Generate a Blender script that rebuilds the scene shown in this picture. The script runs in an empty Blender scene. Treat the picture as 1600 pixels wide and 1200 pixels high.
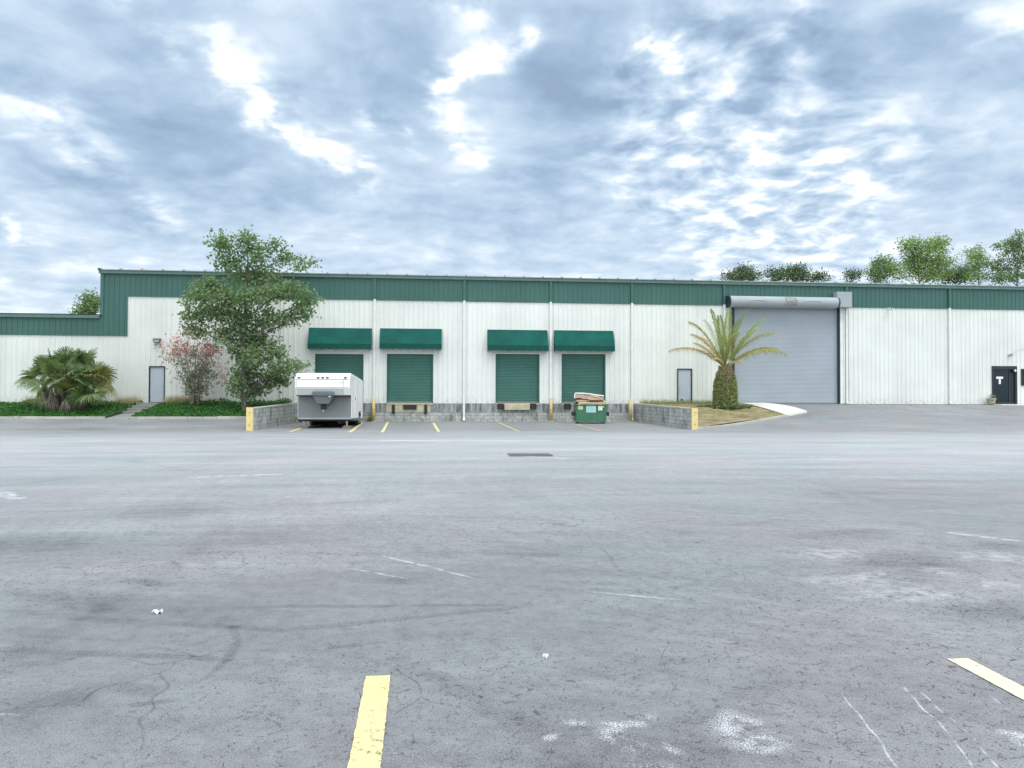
import bpy, bmesh, math, random
from mathutils import Vector, Matrix, noise as mnoise
R = math.radians
random.seed(7)
sc = bpy.context.scene
COL = sc.collection
PI = math.pi

# ------------------------------------------------------------------ camera
TH, PITCH, ROLL, FPX = R(5.57), R(0.99), 0.0028, 1160.0
CAM = Vector((0, -46.8, 1.6))
f0 = Vector((math.sin(TH), math.cos(TH), 0)); r0 = Vector((math.cos(TH), -math.sin(TH), 0)); u0 = Vector((0, 0, 1))
FW = (f0*math.cos(PITCH) + u0*math.sin(PITCH)).normalized()
UP = r0.cross(FW).normalized()
RT = (r0*math.cos(ROLL) + UP*math.sin(ROLL)).normalized()
UP = RT.cross(FW).normalized()
cam = bpy.data.objects.new('camera', bpy.data.cameras.new('camera'))
COL.objects.link(cam)
cam.matrix_world = Matrix(((RT.x, UP.x, -FW.x, CAM.x), (RT.y, UP.y, -FW.y, CAM.y), (RT.z, UP.z, -FW.z, CAM.z), (0, 0, 0, 1)))
cam.data.sensor_width = 36; cam.data.lens = 36*FPX/1600
cam.data.clip_start = 0.05; cam.data.clip_end = 3000
sc.camera = cam

def ray(px, py):
    return (FW + RT*((px-800)/FPX) + UP*((600-py)/FPX)).normalized()
def AT(px, py, Y=0.0):          # photo point -> world point at distance plane y=Y
    d = ray(px, py); return CAM + d*((Y-CAM.y)/d.y)
def U(px, Y=0.0, py=600): return AT(px, py, Y).x
def Z(px, py, Y=0.0): return AT(px, py, Y).z
def G(px, py, z=0.0):
    d = ray(px, py); return CAM + d*((z-CAM.z)/d.z)
def SCL(px, py, Y):             # pixels per metre there
    return FPX/((AT(px, py, Y)-CAM).dot(FW))

def sm(t):
    t = max(0.0, min(1.0, t)); return t*t*(3-2*t)
def lerp(a, b, t): return a+(b-a)*t
def ln(v): return tuple(((c/255)/12.92 if c/255 <= .04045 else (((c/255)+.055)/1.055)**2.4) for c in v)

FFL = 1.2
XL = -8.65                      # left wing wall, court side face
XR = 12.5                      # right wing wall, court side face
WT = 0.25
def gz(x, y):                   # height of the asphalt
    z = 0.05*sm((y+12)/12)
    if x < XL - 0.02:
        k = sm((XL-0.02-x)/0.2)
        z = lerp(z, 0.36*sm((y+11.0)/5.0), k)
    if x > XR + 0.02:
        k = sm((x-XR-0.02)/0.2)
        y0 = lerp(-10.6, -15.0, sm((x-XR)/12))
        t = max(0, min(1, (y-y0)/(-0.6-y0)))
        z = lerp(z, 1.16*(0.35*t + 0.65*sm(t)), k)
    return z
def GT(px, py):                 # photo point -> point on the asphalt
    d = ray(px, py); t = 3.0
    while t < 70:
        p = CAM + d*t
        if p.z <= gz(p.x, p.y): break
        t += 0.02
    return p

# ------------------------------------------------------------------ mesh helper
class MB:
    def __init__(s): s.v = []; s.f = []; s.m = []
    def add(s, vs, fs, mi=0):
        o = len(s.v); s.v += [tuple(p) for p in vs]
        s.f += [tuple(i+o for i in f) for f in fs]; s.m += [mi]*len(fs); return s
    def quad(s, a, b, c, d, mi=0): return s.add([a, b, c, d], [(0, 1, 2, 3)], mi)
    def box(s, x0, x1, y0, y1, z0, z1, mi=0):
        v = [(x0,y0,z0),(x1,y0,z0),(x1,y1,z0),(x0,y1,z0),(x0,y0,z1),(x1,y0,z1),(x1,y1,z1),(x0,y1,z1)]
        return s.add(v, [(0,3,2,1),(4,5,6,7),(0,1,5,4),(1,2,6,5),(2,3,7,6),(3,0,4,7)], mi)
    def rbox(s, x0, x1, y0, y1, z0, z1, b=0.02, seg=2, mi=0):
        bm = bmesh.new(); bmesh.ops.create_cube(bm, size=1)
        for v in bm.verts: v.co = Vector((lerp(x0,x1,v.co.x+.5), lerp(y0,y1,v.co.y+.5), lerp(z0,z1,v.co.z+.5)))
        bmesh.ops.bevel(bm, geom=bm.edges[:], offset=b, segments=seg, affect='EDGES', profile=.5)
        return s.bm(bm, mi)
    def bm(s, bm, mi=0):
        bm.verts.index_update()
        s.add([v.co for v in bm.verts], [[v.index for v in f.verts] for f in bm.faces], mi); bm.free(); return s
    def prism(s, prof, x0, x1, mi=0, bev=0, axis='x'):   # profile (y,z) run along x
        bm = bmesh.new(); n = len(prof)
        if axis == 'x': a = [bm.verts.new((x0,p[0],p[1])) for p in prof]; b = [bm.verts.new((x1,p[0],p[1])) for p in prof]
        elif axis == 'y': a = [bm.verts.new((p[0],x0,p[1])) for p in prof]; b = [bm.verts.new((p[0],x1,p[1])) for p in prof]
        else: a = [bm.verts.new((p[0],p[1],x0)) for p in prof]; b = [bm.verts.new((p[0],p[1],x1)) for p in prof]
        bm.faces.new(a); bm.faces.new(b)
        for i in range(n): bm.faces.new((a[i], a[(i+1)%n], b[(i+1)%n], b[i]))
        bmesh.ops.recalc_face_normals(bm, faces=bm.faces[:])
        if bev: bmesh.ops.bevel(bm, geom=bm.edges[:], offset=bev, segments=3, affect='EDGES', profile=.5)
        return s.bm(bm, mi)
    def tube(s, pts, rad, n=8, mi=0, cap=True):
        pts = [Vector(p) for p in pts]; vs = []; k = len(pts)
        if not isinstance(rad, (list, tuple)): rad = [rad]*k
        up = Vector((0.31, 0.17, 0.93)).normalized()
        for i, p in enumerate(pts):
            t = (pts[min(i+1,k-1)]-pts[max(i-1,0)]).normalized()
            a = t.cross(up)
            if a.length < .05: a = t.cross(Vector((1,0,0)))
            a.normalize(); b = t.cross(a)
            for j in range(n):
                w = 2*PI*j/n; vs.append(p + (a*math.cos(w)+b*math.sin(w))*rad[i])
        fs = [(i*n+j, i*n+(j+1)%n, (i+1)*n+(j+1)%n, (i+1)*n+j) for i in range(k-1) for j in range(n)]
        if cap: fs += [tuple(range(n-1,-1,-1)), tuple((k-1)*n+j for j in range(n))]
        return s.add(vs, fs, mi)
    def lathe(s, prof, n=20, c=(0,0,0), mi=0):           # prof (r,z)
        vs = [(c[0]+r*math.cos(2*PI*j/n), c[1]+r*math.sin(2*PI*j/n), c[2]+z) for r, z in prof for j in range(n)]
        fs = [(i*n+j, i*n+(j+1)%n, (i+1)*n+(j+1)%n, (i+1)*n+j) for i in range(len(prof)-1) for j in range(n)]
        return s.add(vs, fs, mi)
    def cylx(s, c, r, x0, x1, n=20, mi=0):
        return s.tube([(x0,c[0],c[1]),(x1,c[0],c[1])], r, n, mi)
    def build(s, name, mats, parent=None, smooth=False, origin=None, **tags):
        me = bpy.data.meshes.new(name)
        vs = s.v if origin is None else [(a-origin[0], b-origin[1], c-origin[2]) for a, b, c in s.v]
        me.from_pydata(vs, [], s.f)
        for m in (mats if isinstance(mats, (list, tuple)) else [mats]): me.materials.append(m)
        me.polygons.foreach_set('material_index', s.m)
        if smooth: me.polygons.foreach_set('use_smooth', [True]*len(s.f))
        me.update()
        o = bpy.data.objects.new(name, me); COL.objects.link(o)
        if origin is not None: o.location = origin
        if parent: o.parent = parent
        for k, v in tags.items(): o[k] = v
        return o
def thing(name, label, cat, loc=(0,0,0), rz=0, group=None):
    o = bpy.data.objects.new(name, None); COL.objects.link(o)
    o.empty_display_size = .3
    o.location = loc; o.rotation_euler = (0,0,rz); o['label'] = label; o['category'] = cat
    if group: o['group'] = group
    return o
def copy_tree(o, parent=None):
    c = o.copy(); COL.objects.link(c)
    if parent: c.parent = parent
    for ch in list(o.children): copy_tree(ch, c)
    return c

# ------------------------------------------------------------------ materials
class NT:
    def __init__(s, tree): s.t = tree
    def n(s, typ, **kw):
        nd = s.t.nodes.new(typ)
        for k, v in kw.items(): setattr(nd, k, v)
        return nd
    def set(s, sock, v):
        if isinstance(v, bpy.types.NodeSocket): s.t.links.new(v, sock)
        else:
            if sock.type == 'RGBA' and len(v) == 3: v = (*v, 1)
            sock.default_value = v
    def math(s, op, a, b=0.0, c=0.0, clamp=False):
        nd = s.n('ShaderNodeMath', operation=op, use_clamp=clamp)
        s.set(nd.inputs[0], a); s.set(nd.inputs[1], b); s.set(nd.inputs[2], c); return nd.outputs[0]
    def vm(s, op, a, b=None, scale=None):
        nd = s.n('ShaderNodeVectorMath', operation=op); s.set(nd.inputs[0], a)
        if b is not None: s.set(nd.inputs[1], b)
        if scale is not None: s.set(nd.inputs['Scale'], scale)
        return nd.outputs['Value'] if op in ('DOT_PRODUCT','LENGTH','DISTANCE') else nd.outputs[0]
    def noise(s, vec, scale, detail=4, rough=.5, dist=0.0, col=False):
        nd = s.n('ShaderNodeTexNoise'); s.set(nd.inputs['Vector'], vec)
        nd.inputs['Scale'].default_value = scale; nd.inputs['Detail'].default_value = detail
        nd.inputs['Roughness'].default_value = rough; nd.inputs['Distortion'].default_value = dist
        return nd.outputs['Color' if col else 'Fac']
    def mr(s, v, a, b, c=0.0, d=1.0, smooth=True):
        nd = s.n('ShaderNodeMapRange', interpolation_type='SMOOTHSTEP' if smooth else 'LINEAR')
        for i, q in enumerate((v, a, b, c, d)): s.set(nd.inputs[i], q)
        return nd.outputs[0]
    def mix(s, f, a, b, blend='MIX'):
        nd = s.n('ShaderNodeMix', data_type='RGBA', blend_type=blend)
        s.set(nd.inputs[0], f); s.set(nd.inputs[6], a); s.set(nd.inputs[7], b); return nd.outputs[2]
    def ramp(s, f, stops):
        nd = s.n('ShaderNodeValToRGB'); s.set(nd.inputs[0], f); e = nd.color_ramp.elements
        while len(e) < len(stops): e.new(.5)
        for q, (p, c) in zip(e, stops): q.position = p; q.color = (*c, 1)
        return nd.outputs[0]
    def seg(s, p, a, b, w0, w1):      # 1 inside w0 of segment, 0 beyond w1
        a = Vector(a); b = Vector(b); ba = b-a
        pa = s.vm('SUBTRACT', p, tuple(a))
        h = s.math('MULTIPLY', s.vm('DOT_PRODUCT', pa, tuple(ba)), 1/max(ba.length_squared,1e-9), clamp=True)
        cl = s.vm('SCALE', tuple(ba), scale=h)
        return s.mr(s.vm('DISTANCE', pa, cl), w0, w1, 1, 0)
    def blob(s, p, c, r, inner=.2):
        q = s.vm('MULTIPLY', s.vm('SUBTRACT', p, tuple(c)), (1/r[0], 1/r[1], 0 if len(r)<3 else 1/r[2]))
        return s.mr(s.vm('LENGTH', q), inner, 1, 1, 0)
    def scalev(s, v, sc_): return s.vm('MULTIPLY', v, sc_)
def newmat(name):
    m = bpy.data.materials.new(name); m.use_nodes = True
    t = NT(m.node_tree); b = m.node_tree.nodes['Principled BSDF']; return m, t, b
def coords(t, obj=True):
    return t.n('ShaderNodeTexCoord').outputs['Object'] if obj else t.n('ShaderNodeNewGeometry').outputs['Position']
def pmat(name, col, rough=.6, var=.18, scale=2.5, metal=0, bump=0.0, bscale=60, spec=.5, dirt=0.0, dcol=(.10,.09,.07), streak=0.0):
    m, t, b = newmat(name); p = coords(t)
    n1 = t.noise(p, scale, 6, .6)
    k = t.mr(n1, .25, .75, 1-var, 1+var*.6, False)
    c = t.vm('SCALE', tuple(col), scale=k)
    if streak:
        n2 = t.noise(t.scalev(p, (5.5, 5.5, .35)), 1.6, 6, .65)
        c = t.mix(t.math('MULTIPLY', t.mr(n2, .5, .78), streak), c, dcol)
    if dirt:
        n3 = t.noise(p, scale*1.7, 8, .7)
        c = t.mix(t.math('MULTIPLY', t.mr(n3, .48, .72), dirt), c, dcol)
    t.set(b.inputs['Base Color'], c)
    t.set(b.inputs['Roughness'], t.mr(n1, .2, .8, rough*.85, min(1, rough*1.15), False))
    b.inputs['Metallic'].default_value = metal; b.inputs['Specular IOR Level'].default_value = spec
    if bump:
        bn = t.n('ShaderNodeBump'); bn.inputs['Strength'].default_value = bump; bn.inputs['Distance'].default_value = .02
        t.set(bn.inputs['Height'], t.noise(p, bscale, 5, .6)); t.set(b.inputs['Normal'], bn.outputs[0])
    return m
def leafmat(name, a, b_, transl=.35, rough=.5, spec=.25):
    m, t, b = newmat(name)
    g = t.n('ShaderNodeNewGeometry'); rnd = g.outputs['Random Per Island']
    p = coords(t)
    k = t.math('ADD', t.math('MULTIPLY', rnd, .7), t.math('MULTIPLY', t.noise(p, .8, 3), .5))
    c = t.ramp(k, [(.15, a), (.95, b_)])
    t.set(b.inputs['Base Color'], c); b.inputs['Roughness'].default_value = rough; b.inputs['Specular IOR Level'].default_value = spec
    tr = t.n('ShaderNodeBsdfTranslucent'); t.set(tr.inputs[0], t.vm('MULTIPLY', c, (1.15, 1.25, .7)))
    mx = t.n('ShaderNodeMixShader'); mx.inputs[0].default_value = transl
    t.t.links.new(b.outputs[0], mx.inputs[1]); t.t.links.new(tr.outputs[0], mx.inputs[2])
    t.t.links.new(mx.outputs[0], m.node_tree.nodes['Material Output'].inputs[0])
    return m

def wall_mat(name, base, streakcol, amount, low=0.0):
    m, t, b = newmat(name); p = coords(t, False)
    n1 = t.noise(p, .35, 5, .6)
    # individual sheets differ very slightly
    sx = t.n('ShaderNodeSeparateXYZ'); t.set(sx.inputs[0], p)
    wn = t.n('ShaderNodeTexWhiteNoise', noise_dimensions='1D'); t.set(wn.inputs['W'], t.math('FLOOR', t.math('MULTIPLY', sx.outputs[0], 1/.915)))
    k = t.math('ADD', t.mr(n1, .3, .7, .92, 1.03), t.math('MULTIPLY', t.math('SUBTRACT', wn.outputs[0], .5), .07))
    c = t.vm('SCALE', tuple(base), scale=k)
    n2 = t.noise(t.scalev(p, (7, 7, .28)), 1.0, 7, .68)
    n3 = t.noise(p, .22, 3)
    st = t.math('MULTIPLY', t.mr(n2, .52, .78), t.math('MULTIPLY', t.mr(n3, .35, .65, .25, 1), amount))
    c = t.mix(st, c, streakcol)
    if low:   # splash dirt and rust specks near the bottom edge
        n4 = t.noise(p, 5, 6, .7)
        zz = t.mr(sx.outputs[2], FFL, FFL+.55, 1, 0)
        c = t.mix(t.math('MULTIPLY', t.math('MULTIPLY', zz, t.mr(n4, .45, .7)), low), c, (.20,.17,.12))
    t.set(b.inputs['Base Color'], c); b.inputs['Roughness'].default_value = .45; b.inputs['Specular IOR Level'].default_value = .4
    return m
M = {}
M['white_panel'] = wall_mat('white_wall_panel', (.70,.72,.70), (.33,.37,.34), .42, .55)
M['green_panel'] = wall_mat('green_wall_panel', (.045,.125,.11), (.09,.15,.14), .4)
M['green_trim'] = pmat('green_trim', (.04,.12,.105), .45, .12)
M['pale_trim'] = pmat('pale_gutter', (.13,.22,.205), .4, .15, streak=.3, dcol=(.3,.35,.34))
M['roof'] = pmat('roof_sheet', (.30,.36,.35), .4, .1)
M['white_trim'] = pmat('white_trim', (.72,.74,.72), .45, .1, streak=.3, dcol=(.3,.3,.27))
M['green_door'] = pmat('green_roller', (.040,.142,.120), .5, .22, .9, dirt=.35, dcol=(.05,.14,.11), streak=.3)
M['awning'] = pmat('awning_canvas', (.012,.092,.077), .85, spec=.12, var=.35, scale=1.0, bump=.1, bscale=140, streak=.6, dcol=(.012,.06,.055))
M['awning_edge'] = pmat('awning_valance', (.010,.075,.063), .85, .2, 2, spec=.15, streak=.4, dcol=(.03,.06,.06))
M['grey_door'] = pmat('grey_steel_curtain', (.33,.375,.43), .42, .10, .5, streak=.12, dcol=(.26,.29,.32))
M['grey_hood'] = pmat('grey_steel_hood', (.33,.365,.395), .75, .12, 1.0, dirt=.2, dcol=(.25,.25,.25))
M['person_door'] = pmat('person_door_paint', (.42,.48,.55), .45, .08, 1.5)
M['dark_frame'] = pmat('dark_frame', (.032,.044,.052), .5, .15, spec=.25)
M['black'] = pmat('black_rubber', (.018,.018,.02), .7, .3, 8)
M['steel'] = pmat('galvanised_steel', (.42,.43,.44), .4, .2, 6, metal=.7)
M['rust'] = pmat('rust_patch', (.16,.09,.05), .8, .4, 9, bump=.2)
M['beige_steel'] = pmat('beige_steel', (.46,.42,.30), .55, .25, 3, dirt=.5, dcol=(.2,.15,.1))
M['yellow'] = pmat('yellow_paint_post', (.56,.43,.19), .55, .22, 4, dirt=.65, dcol=(.25,.17,.08), streak=.5)
M['yellow_new'] = pmat('yellow_paint_post_bright', (.74,.60,.27), .5, .14, 4, dirt=.35, dcol=(.3,.22,.1), streak=.2)
M['concrete'] = pmat('concrete', (.42,.42,.39), .85, .2, 1.5, bump=.2, bscale=50, dirt=.45, dcol=(.18,.18,.16))
M['concrete_white'] = pmat('concrete_pale', (.66,.65,.60), .85, .12, 1.2, bump=.15, bscale=50, dirt=.3, dcol=(.35,.34,.30))
M['concrete_dark'] = pmat('concrete_dark', (.24,.245,.235), .9, .3, 1.5, bump=.2, bscale=50, dirt=.6, dcol=(.09,.10,.085))
M['kerb'] = pmat('kerb_concrete', (.42,.42,.39), .85, .3, .9, bump=.2, dirt=.8, dcol=(.14,.15,.13))
M['bark'] = pmat('bark', (.115,.10,.085), .9, .35, 6, bump=.5, bscale=25)
M['bark_pale'] = pmat('bark_pale', (.30,.26,.21), .85, .3, 6, bump=.3, bscale=25)
M['boot'] = pmat('palm_boot', (.34,.27,.16), .9, .4, 8, bump=.3)
M['glass'] = pmat('dark_glass', (.010,.020,.030), .12, .1, 1, spec=.25)
M['lens'] = pmat('lamp_lens', (.75,.76,.76), .2, .1)
M['trailer_white'] = pmat('trailer_white', (.84,.85,.855), .3, .06, .9, streak=.25, dcol=(.5,.5,.48))
M['trailer_grey'] = pmat('trailer_grey', (.20,.222,.232), .5, .14, 1.1, dirt=.3, dcol=(.17,.18,.18))
M['trailer_dark'] = pmat('trailer_dark', (.10,.115,.135), .5, .15, 3)
M['under'] = pmat('underside_dark', (.02,.022,.024), .8, .3, 3)
M['marker'] = pmat('marker_lens', (.13,.045,.04), .3, .2, 20)
M['silver'] = pmat('bright_metal', (.62,.62,.61), .3, .15, 10, metal=.6)
M['wood'] = pmat('wood_block', (.30,.22,.14), .85, .3, 8, bump=.3)
M['dumpster'] = pmat('dumpster_green', (.035,.155,.085), .6, .3, 2.0, dirt=.6, dcol=(.06,.085,.055), streak=.5)
M['cardboard'] = pmat('cardboard', (.50,.37,.25), .85, .15, 3, bump=.1)
M['cardboard_pink'] = pmat('cardboard_pinkish', (.42,.30,.255), .85, .22, 3.5, bump=.2, bscale=12)
M['paper'] = pmat('white_paper', (.78,.78,.75), .7, .1, 6)
M['sticker_blue'] = pmat('sticker_pale_blue', (.42,.62,.62), .5, .1, 5)
M['sticker_ink'] = pmat('sticker_ink', (.18,.36,.38), .5, .2, 9)
M['sticker_yellow'] = pmat('sticker_yellow', (.60,.58,.30), .5, .12, 5)
M['iron'] = pmat('cast_iron', (.17,.175,.18), .6, .3, 9)
M['terracotta'] = pmat('pot_clay', (.42,.38,.29), .8, .3, 9, bump=.3)
M['leaf'] = leafmat('tree_leaf', (.105,.180,.090), (.26,.345,.19), .45)
M['leaf_far'] = leafmat('far_leaf_light', (.15,.235,.09), (.31,.42,.17), .4)
M['leaf_mid'] = leafmat('far_leaf_mid', (.105,.175,.085), (.225,.31,.15), .35)
M['leaf_pine'] = leafmat('pine_needle', (.06,.10,.065), (.14,.195,.10), .2)
M['leaf_myrtle'] = leafmat('myrtle_leaf', (.09,.125,.065), (.20,.235,.13))
M['blossom'] = leafmat('pink_blossom', (.42,.16,.19), (.70,.38,.41), .35)
M['fan'] = leafmat('fan_frond', (.085,.140,.062), (.20,.27,.12), .35)
M['fan_olive'] = leafmat('fan_frond_olive', (.13,.15,.045), (.24,.22,.08), .25)
M['fan_dead'] = leafmat('fan_frond_dead', (.14,.12,.10), (.36,.32,.28), .15)
M['frond'] = leafmat('date_frond', (.20,.27,.085), (.38,.44,.17), .35)
M['frond_dry'] = leafmat('date_frond_dry', (.33,.27,.11), (.52,.43,.22), .3)
M['frond_yellow'] = leafmat('date_frond_yellow', (.26,.27,.08), (.42,.39,.15), .3)
M['fern'] = leafmat('fern_leaf', (.15,.19,.075), (.36,.38,.17), .25)
M['cover'] = leafmat('ground_cover_leaf', (.020,.085,.018), (.060,.185,.038), .25)
M['dry'] = leafmat('dry_grass', (.30,.24,.13), (.52,.43,.26), .25)
M['grass'] = leafmat('short_grass', (.12,.14,.05), (.28,.25,.11), .2)

def asphalt():
    m, t, b = newmat('worn_asphalt'); p = coords(t, False)
    wx = t.vm('SUBTRACT', t.noise(p, 1.3, 2, .6, col=True), (.5,.5,.5))
    pw = t.vm('ADD', p, t.vm('SCALE', wx, scale=.12))
    big = t.noise(p, .09, 4, .6); med = t.noise(t.scalev(p, (.6, 1.3, 1)), .55, 6, .66); fine = t.noise(p, 7, 5, .75); grit = t.noise(p, 130, 2, .7)
    v = t.math('ADD', t.mr(big, .3, .7, .160, .205), t.mr(med, .25, .75, -.045, .050, False))
    v = t.math('ADD', v, t.mr(fine, .25, .75, -.045, .045, False))
    v = t.math('ADD', v, t.mr(grit, .3, .7, -.085, .095, False))
    v = t.math('ADD', v, t.mr(grit, .60, .70, 0, .09))
    # dusty traffic lane across the middle of the lot
    sx = t.n('ShaderNodeSeparateXYZ'); t.set(sx.inputs[0], p); y = sx.outputs[1]
    yn = t.math('ADD', y, t.math('MULTIPLY', t.math('SUBTRACT', t.noise(t.scalev(p, (.5,1.2,1)), .16, 4, .6), .5), 11.0))
    lane = t.math('MULTIPLY', t.mr(yn, -42, -25, 0, 1, False), t.mr(yn, -20, -9, 1, .12))
    streaks = t.noise(t.scalev(pw, (.10, 1.1, 1)), 1.0, 4, .65)
    v = t.math('ADD', v, t.math('MULTIPLY', t.math('MULTIPLY', lane, t.mr(streaks, .15, .85, .5, 1.0)), .20))
    # long tyre sweeps: rings about several centres, broken by noise
    br = t.noise(p, .5, 4, .6)
    # fine curved streaks left by turning lorries
    for (cx, cy, k) in ((-5,-58,.060),(11,-33,.050)):
        q = t.vm('SUBTRACT', pw, (cx,cy,0)); qs = t.n('ShaderNodeSeparateXYZ'); t.set(qs.inputs[0], q)
        rr = t.vm('LENGTH', t.vm('MULTIPLY', q, (1,1,0))); an = t.math('ARCTAN2', qs.outputs[0], qs.outputs[1])
        cc = t.n('ShaderNodeCombineXYZ'); t.set(cc.inputs[0], t.math('MULTIPLY', rr, 4.5)); t.set(cc.inputs[1], t.math('MULTIPLY', an, 3.2)); t.set(cc.inputs[2], t.math('MULTIPLY', v, 1e-6))
        sw = t.noise(cc.outputs[0], 1.0, 5, .65)
        v = t.math('ADD', v, t.math('MULTIPLY', t.math('MULTIPLY', t.math('SUBTRACT', sw, .5), k*2.2), t.mr(br, .3, .65, .2, 1)))
    def chain(vec): return t.vm('ADD', vec, t.vm('SCALE', (1e-7,1e-7,0), scale=v))
    pflat = t.vm('MULTIPLY', pw, (1,1,0))
    for (cx, cy, r, w, k) in ((-7.5,-47.5,8.2,.10,.040),(-7.1,-47.4,8.6,.07,.034),(-9,-52,13,.13,.035),(4,-60,25.2,.12,.030),(4.4,-60,25.9,.10,.030),
                              (-14,-30,7.0,.16,.03),(13,-52,14.5,.14,.030),(12,-56,20,.1,.025),(-2,-34,9,.1,.022),(-20,-40,17.5,.12,.03),(-3,-66,27,.1,.035),(-3,-66.3,28.5,.14,.03),(9,-41,11,.18,-.03),(9.3,-41,12.6,.12,-.025),(-11,-44,14.5,.2,-.025),(2,-70,38,.3,-.03),(15,-38,9,.14,.03)):
        d = t.math('ABSOLUTE', t.math('SUBTRACT', t.vm('DISTANCE', chain(pflat), (cx,cy,0)), r))
        v = t.math('SUBTRACT', v, t.math('MULTIPLY', t.mr(d, w*.3, w*1.8, 1, 0), t.math('MULTIPLY', t.mr(br, .40, .60), k*.8)))
    def marks(lst, k, w, nz=None):
        nonlocal v
        for (a, c, ww) in lst:
            A = GT(*a); B = GT(*c); s_ = t.seg(chain(pflat), (A.x,A.y,0), (B.x,B.y,0), ww*.3, ww)
            if nz is not None: s_ = t.math('MULTIPLY', s_, nz)
            v = t.math('ADD', v, t.math('MULTIPLY', s_, k))
    chalk = t.mr(fine, .40, .62)
    marks([((600,868),(745,905),.026),((552,890),(640,906),.022),((1310,1085),(1400,1200),.008),((1420,1075),(1520,1200),.009),
           ((1440,1080),(1560,1200),.008),((1552,1090),(1600,1130),.008),((305,746),(435,741),.16),((0,770),(25,778),.2),((0,1117),(35,1117),.02)], .24, .03, chalk)
    marks([((1490,833),(1600,846),.10),((600,688),(860,689),.25),((380,684),(700,690),.22),((0,692),(160,689),.2),((930,927),(1065,938),.03),((800,712),(880,716),.2)], .17, .08, t.mr(fine, .32, .6))
    marks([((362,980),(372,1005),.045),((372,1005),(358,1030),.05),((358,1030),(320,1060),.035),((945,860),(970,895),.03),((210,1103),(270,1095),.05),((1050,918),(1085,914),.06),
           ((0,955),(130,967),.08),((130,967),(430,985),.08),((0,1015),(330,1028),.07),((440,985),(800,950),.07),((300,950),(780,945),.06),((520,1015),(600,1005),.05)], -.050, .03, t.mr(med, .30, .62, .25, 1))
    # pale worn and stained patches
    P2 = t.vm('MULTIPLY', t.vm('ADD', p, t.vm('SCALE', wx, scale=.7)), (1,1,0))
    def patch(px, py, rx, ry, k, msk):
        nonlocal v
        c = GT(px, py); s_ = SCLg(px, py)
        b_ = t.blob(chain(P2), (c.x,c.y,0), (rx/s_[0], ry/s_[1]), .25)
        v = t.math('ADD', v, t.math('MULTIPLY', t.math('MULTIPLY', b_, msk), k))
    def SCLg(px, py):
        a = GT(px, py); b1 = GT(px+10, py); b2 = GT(px, py+4); return (10/max((b1-a).length, 1e-6), 4/max((b2-a).length, 1e-6))
    spk = t.math('MULTIPLY', t.mr(grit, .45, .60), t.mr(t.math('ADD', t.math('MULTIPLY', fine, .65), t.math('MULTIPLY', t.noise(p, 2.6, 3, .6), .5)), .50, .66)); spk2 = t.mr(fine, .35, .65)
    for q in ((905,1140,30,14),(1010,1132,66,12),(990,1160,50,18),(1030,1190,55,30),(1080,1168,22,12),(1175,1135,50,22),(1215,1160,50,24),(1600,1180,30,22),(895,1168,18,8)):
        patch(*q, .50, spk)
    for q in ((1410,930,120,20),(1540,868,100,14),(1330,905,120,12),(1300,865,110,12),(1560,915,40,8),(1460,893,40,9)): patch(*q, .13, spk2)
    for q in ((95,1100,90,24),(215,1080,60,14),(1420,880,150,22),(1320,835,120,12),(1560,955,140,18),(60,850,130,22),(260,800,120,16)): patch(*q, -.050, 1.0)
    # crazing and cracks
    def crack(scale, wd, th, k, off):
        nonlocal v
        vo = t.n('ShaderNodeTexVoronoi', feature='DISTANCE_TO_EDGE'); t.set(vo.inputs['Vector'], chain(t.vm('ADD', t.vm('ADD', p, t.vm('SCALE', wx, scale=.35)), off))); vo.inputs['Scale'].default_value = scale
        v = t.math('SUBTRACT', v, t.math('MULTIPLY', t.math('MULTIPLY', t.mr(vo.outputs[0], wd*.4, wd, 1, 0), th), k))
    dash = t.noise(p, 15, 2, .6)
    zone = t.mr(t.math('ADD', big, t.math('MULTIPLY', med, .5)), .62, .86, .25, 1)
    crack(9, .045, t.math('MULTIPLY', t.mr(dash, .54, .61), zone), .14, (0,0,0)); crack(23, .11, t.math('MULTIPLY', t.mr(dash, .46, .40), zone), .10, (3,9,0)); crack(.9, .006, t.mr(med, .49, .57), .06, (7,3,0))
    v = t.math('MAXIMUM', v, .012)
    tint = t.mix(t.mr(t.noise(p, .30, 4, .6), .38, .62), (.935,.995,1.04), (1.01,.985,1.055))
    t.set(b.inputs['Base Color'], t.vm('SCALE', tint, scale=v))
    t.set(b.inputs['Roughness'], t.mr(med, .3, .7, .50, .68)); b.inputs['Specular IOR Level'].default_value = .5
    bp = t.n('ShaderNodeBump'); bp.inputs['Strength'].default_value = .45; bp.inputs['Distance'].default_value = .012
    t.set(bp.inputs['Height'], t.noise(p, 60, 3, .7)); t.set(b.inputs['Normal'], bp.outputs[0])
    return m
M['asphalt'] = asphalt()

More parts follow.
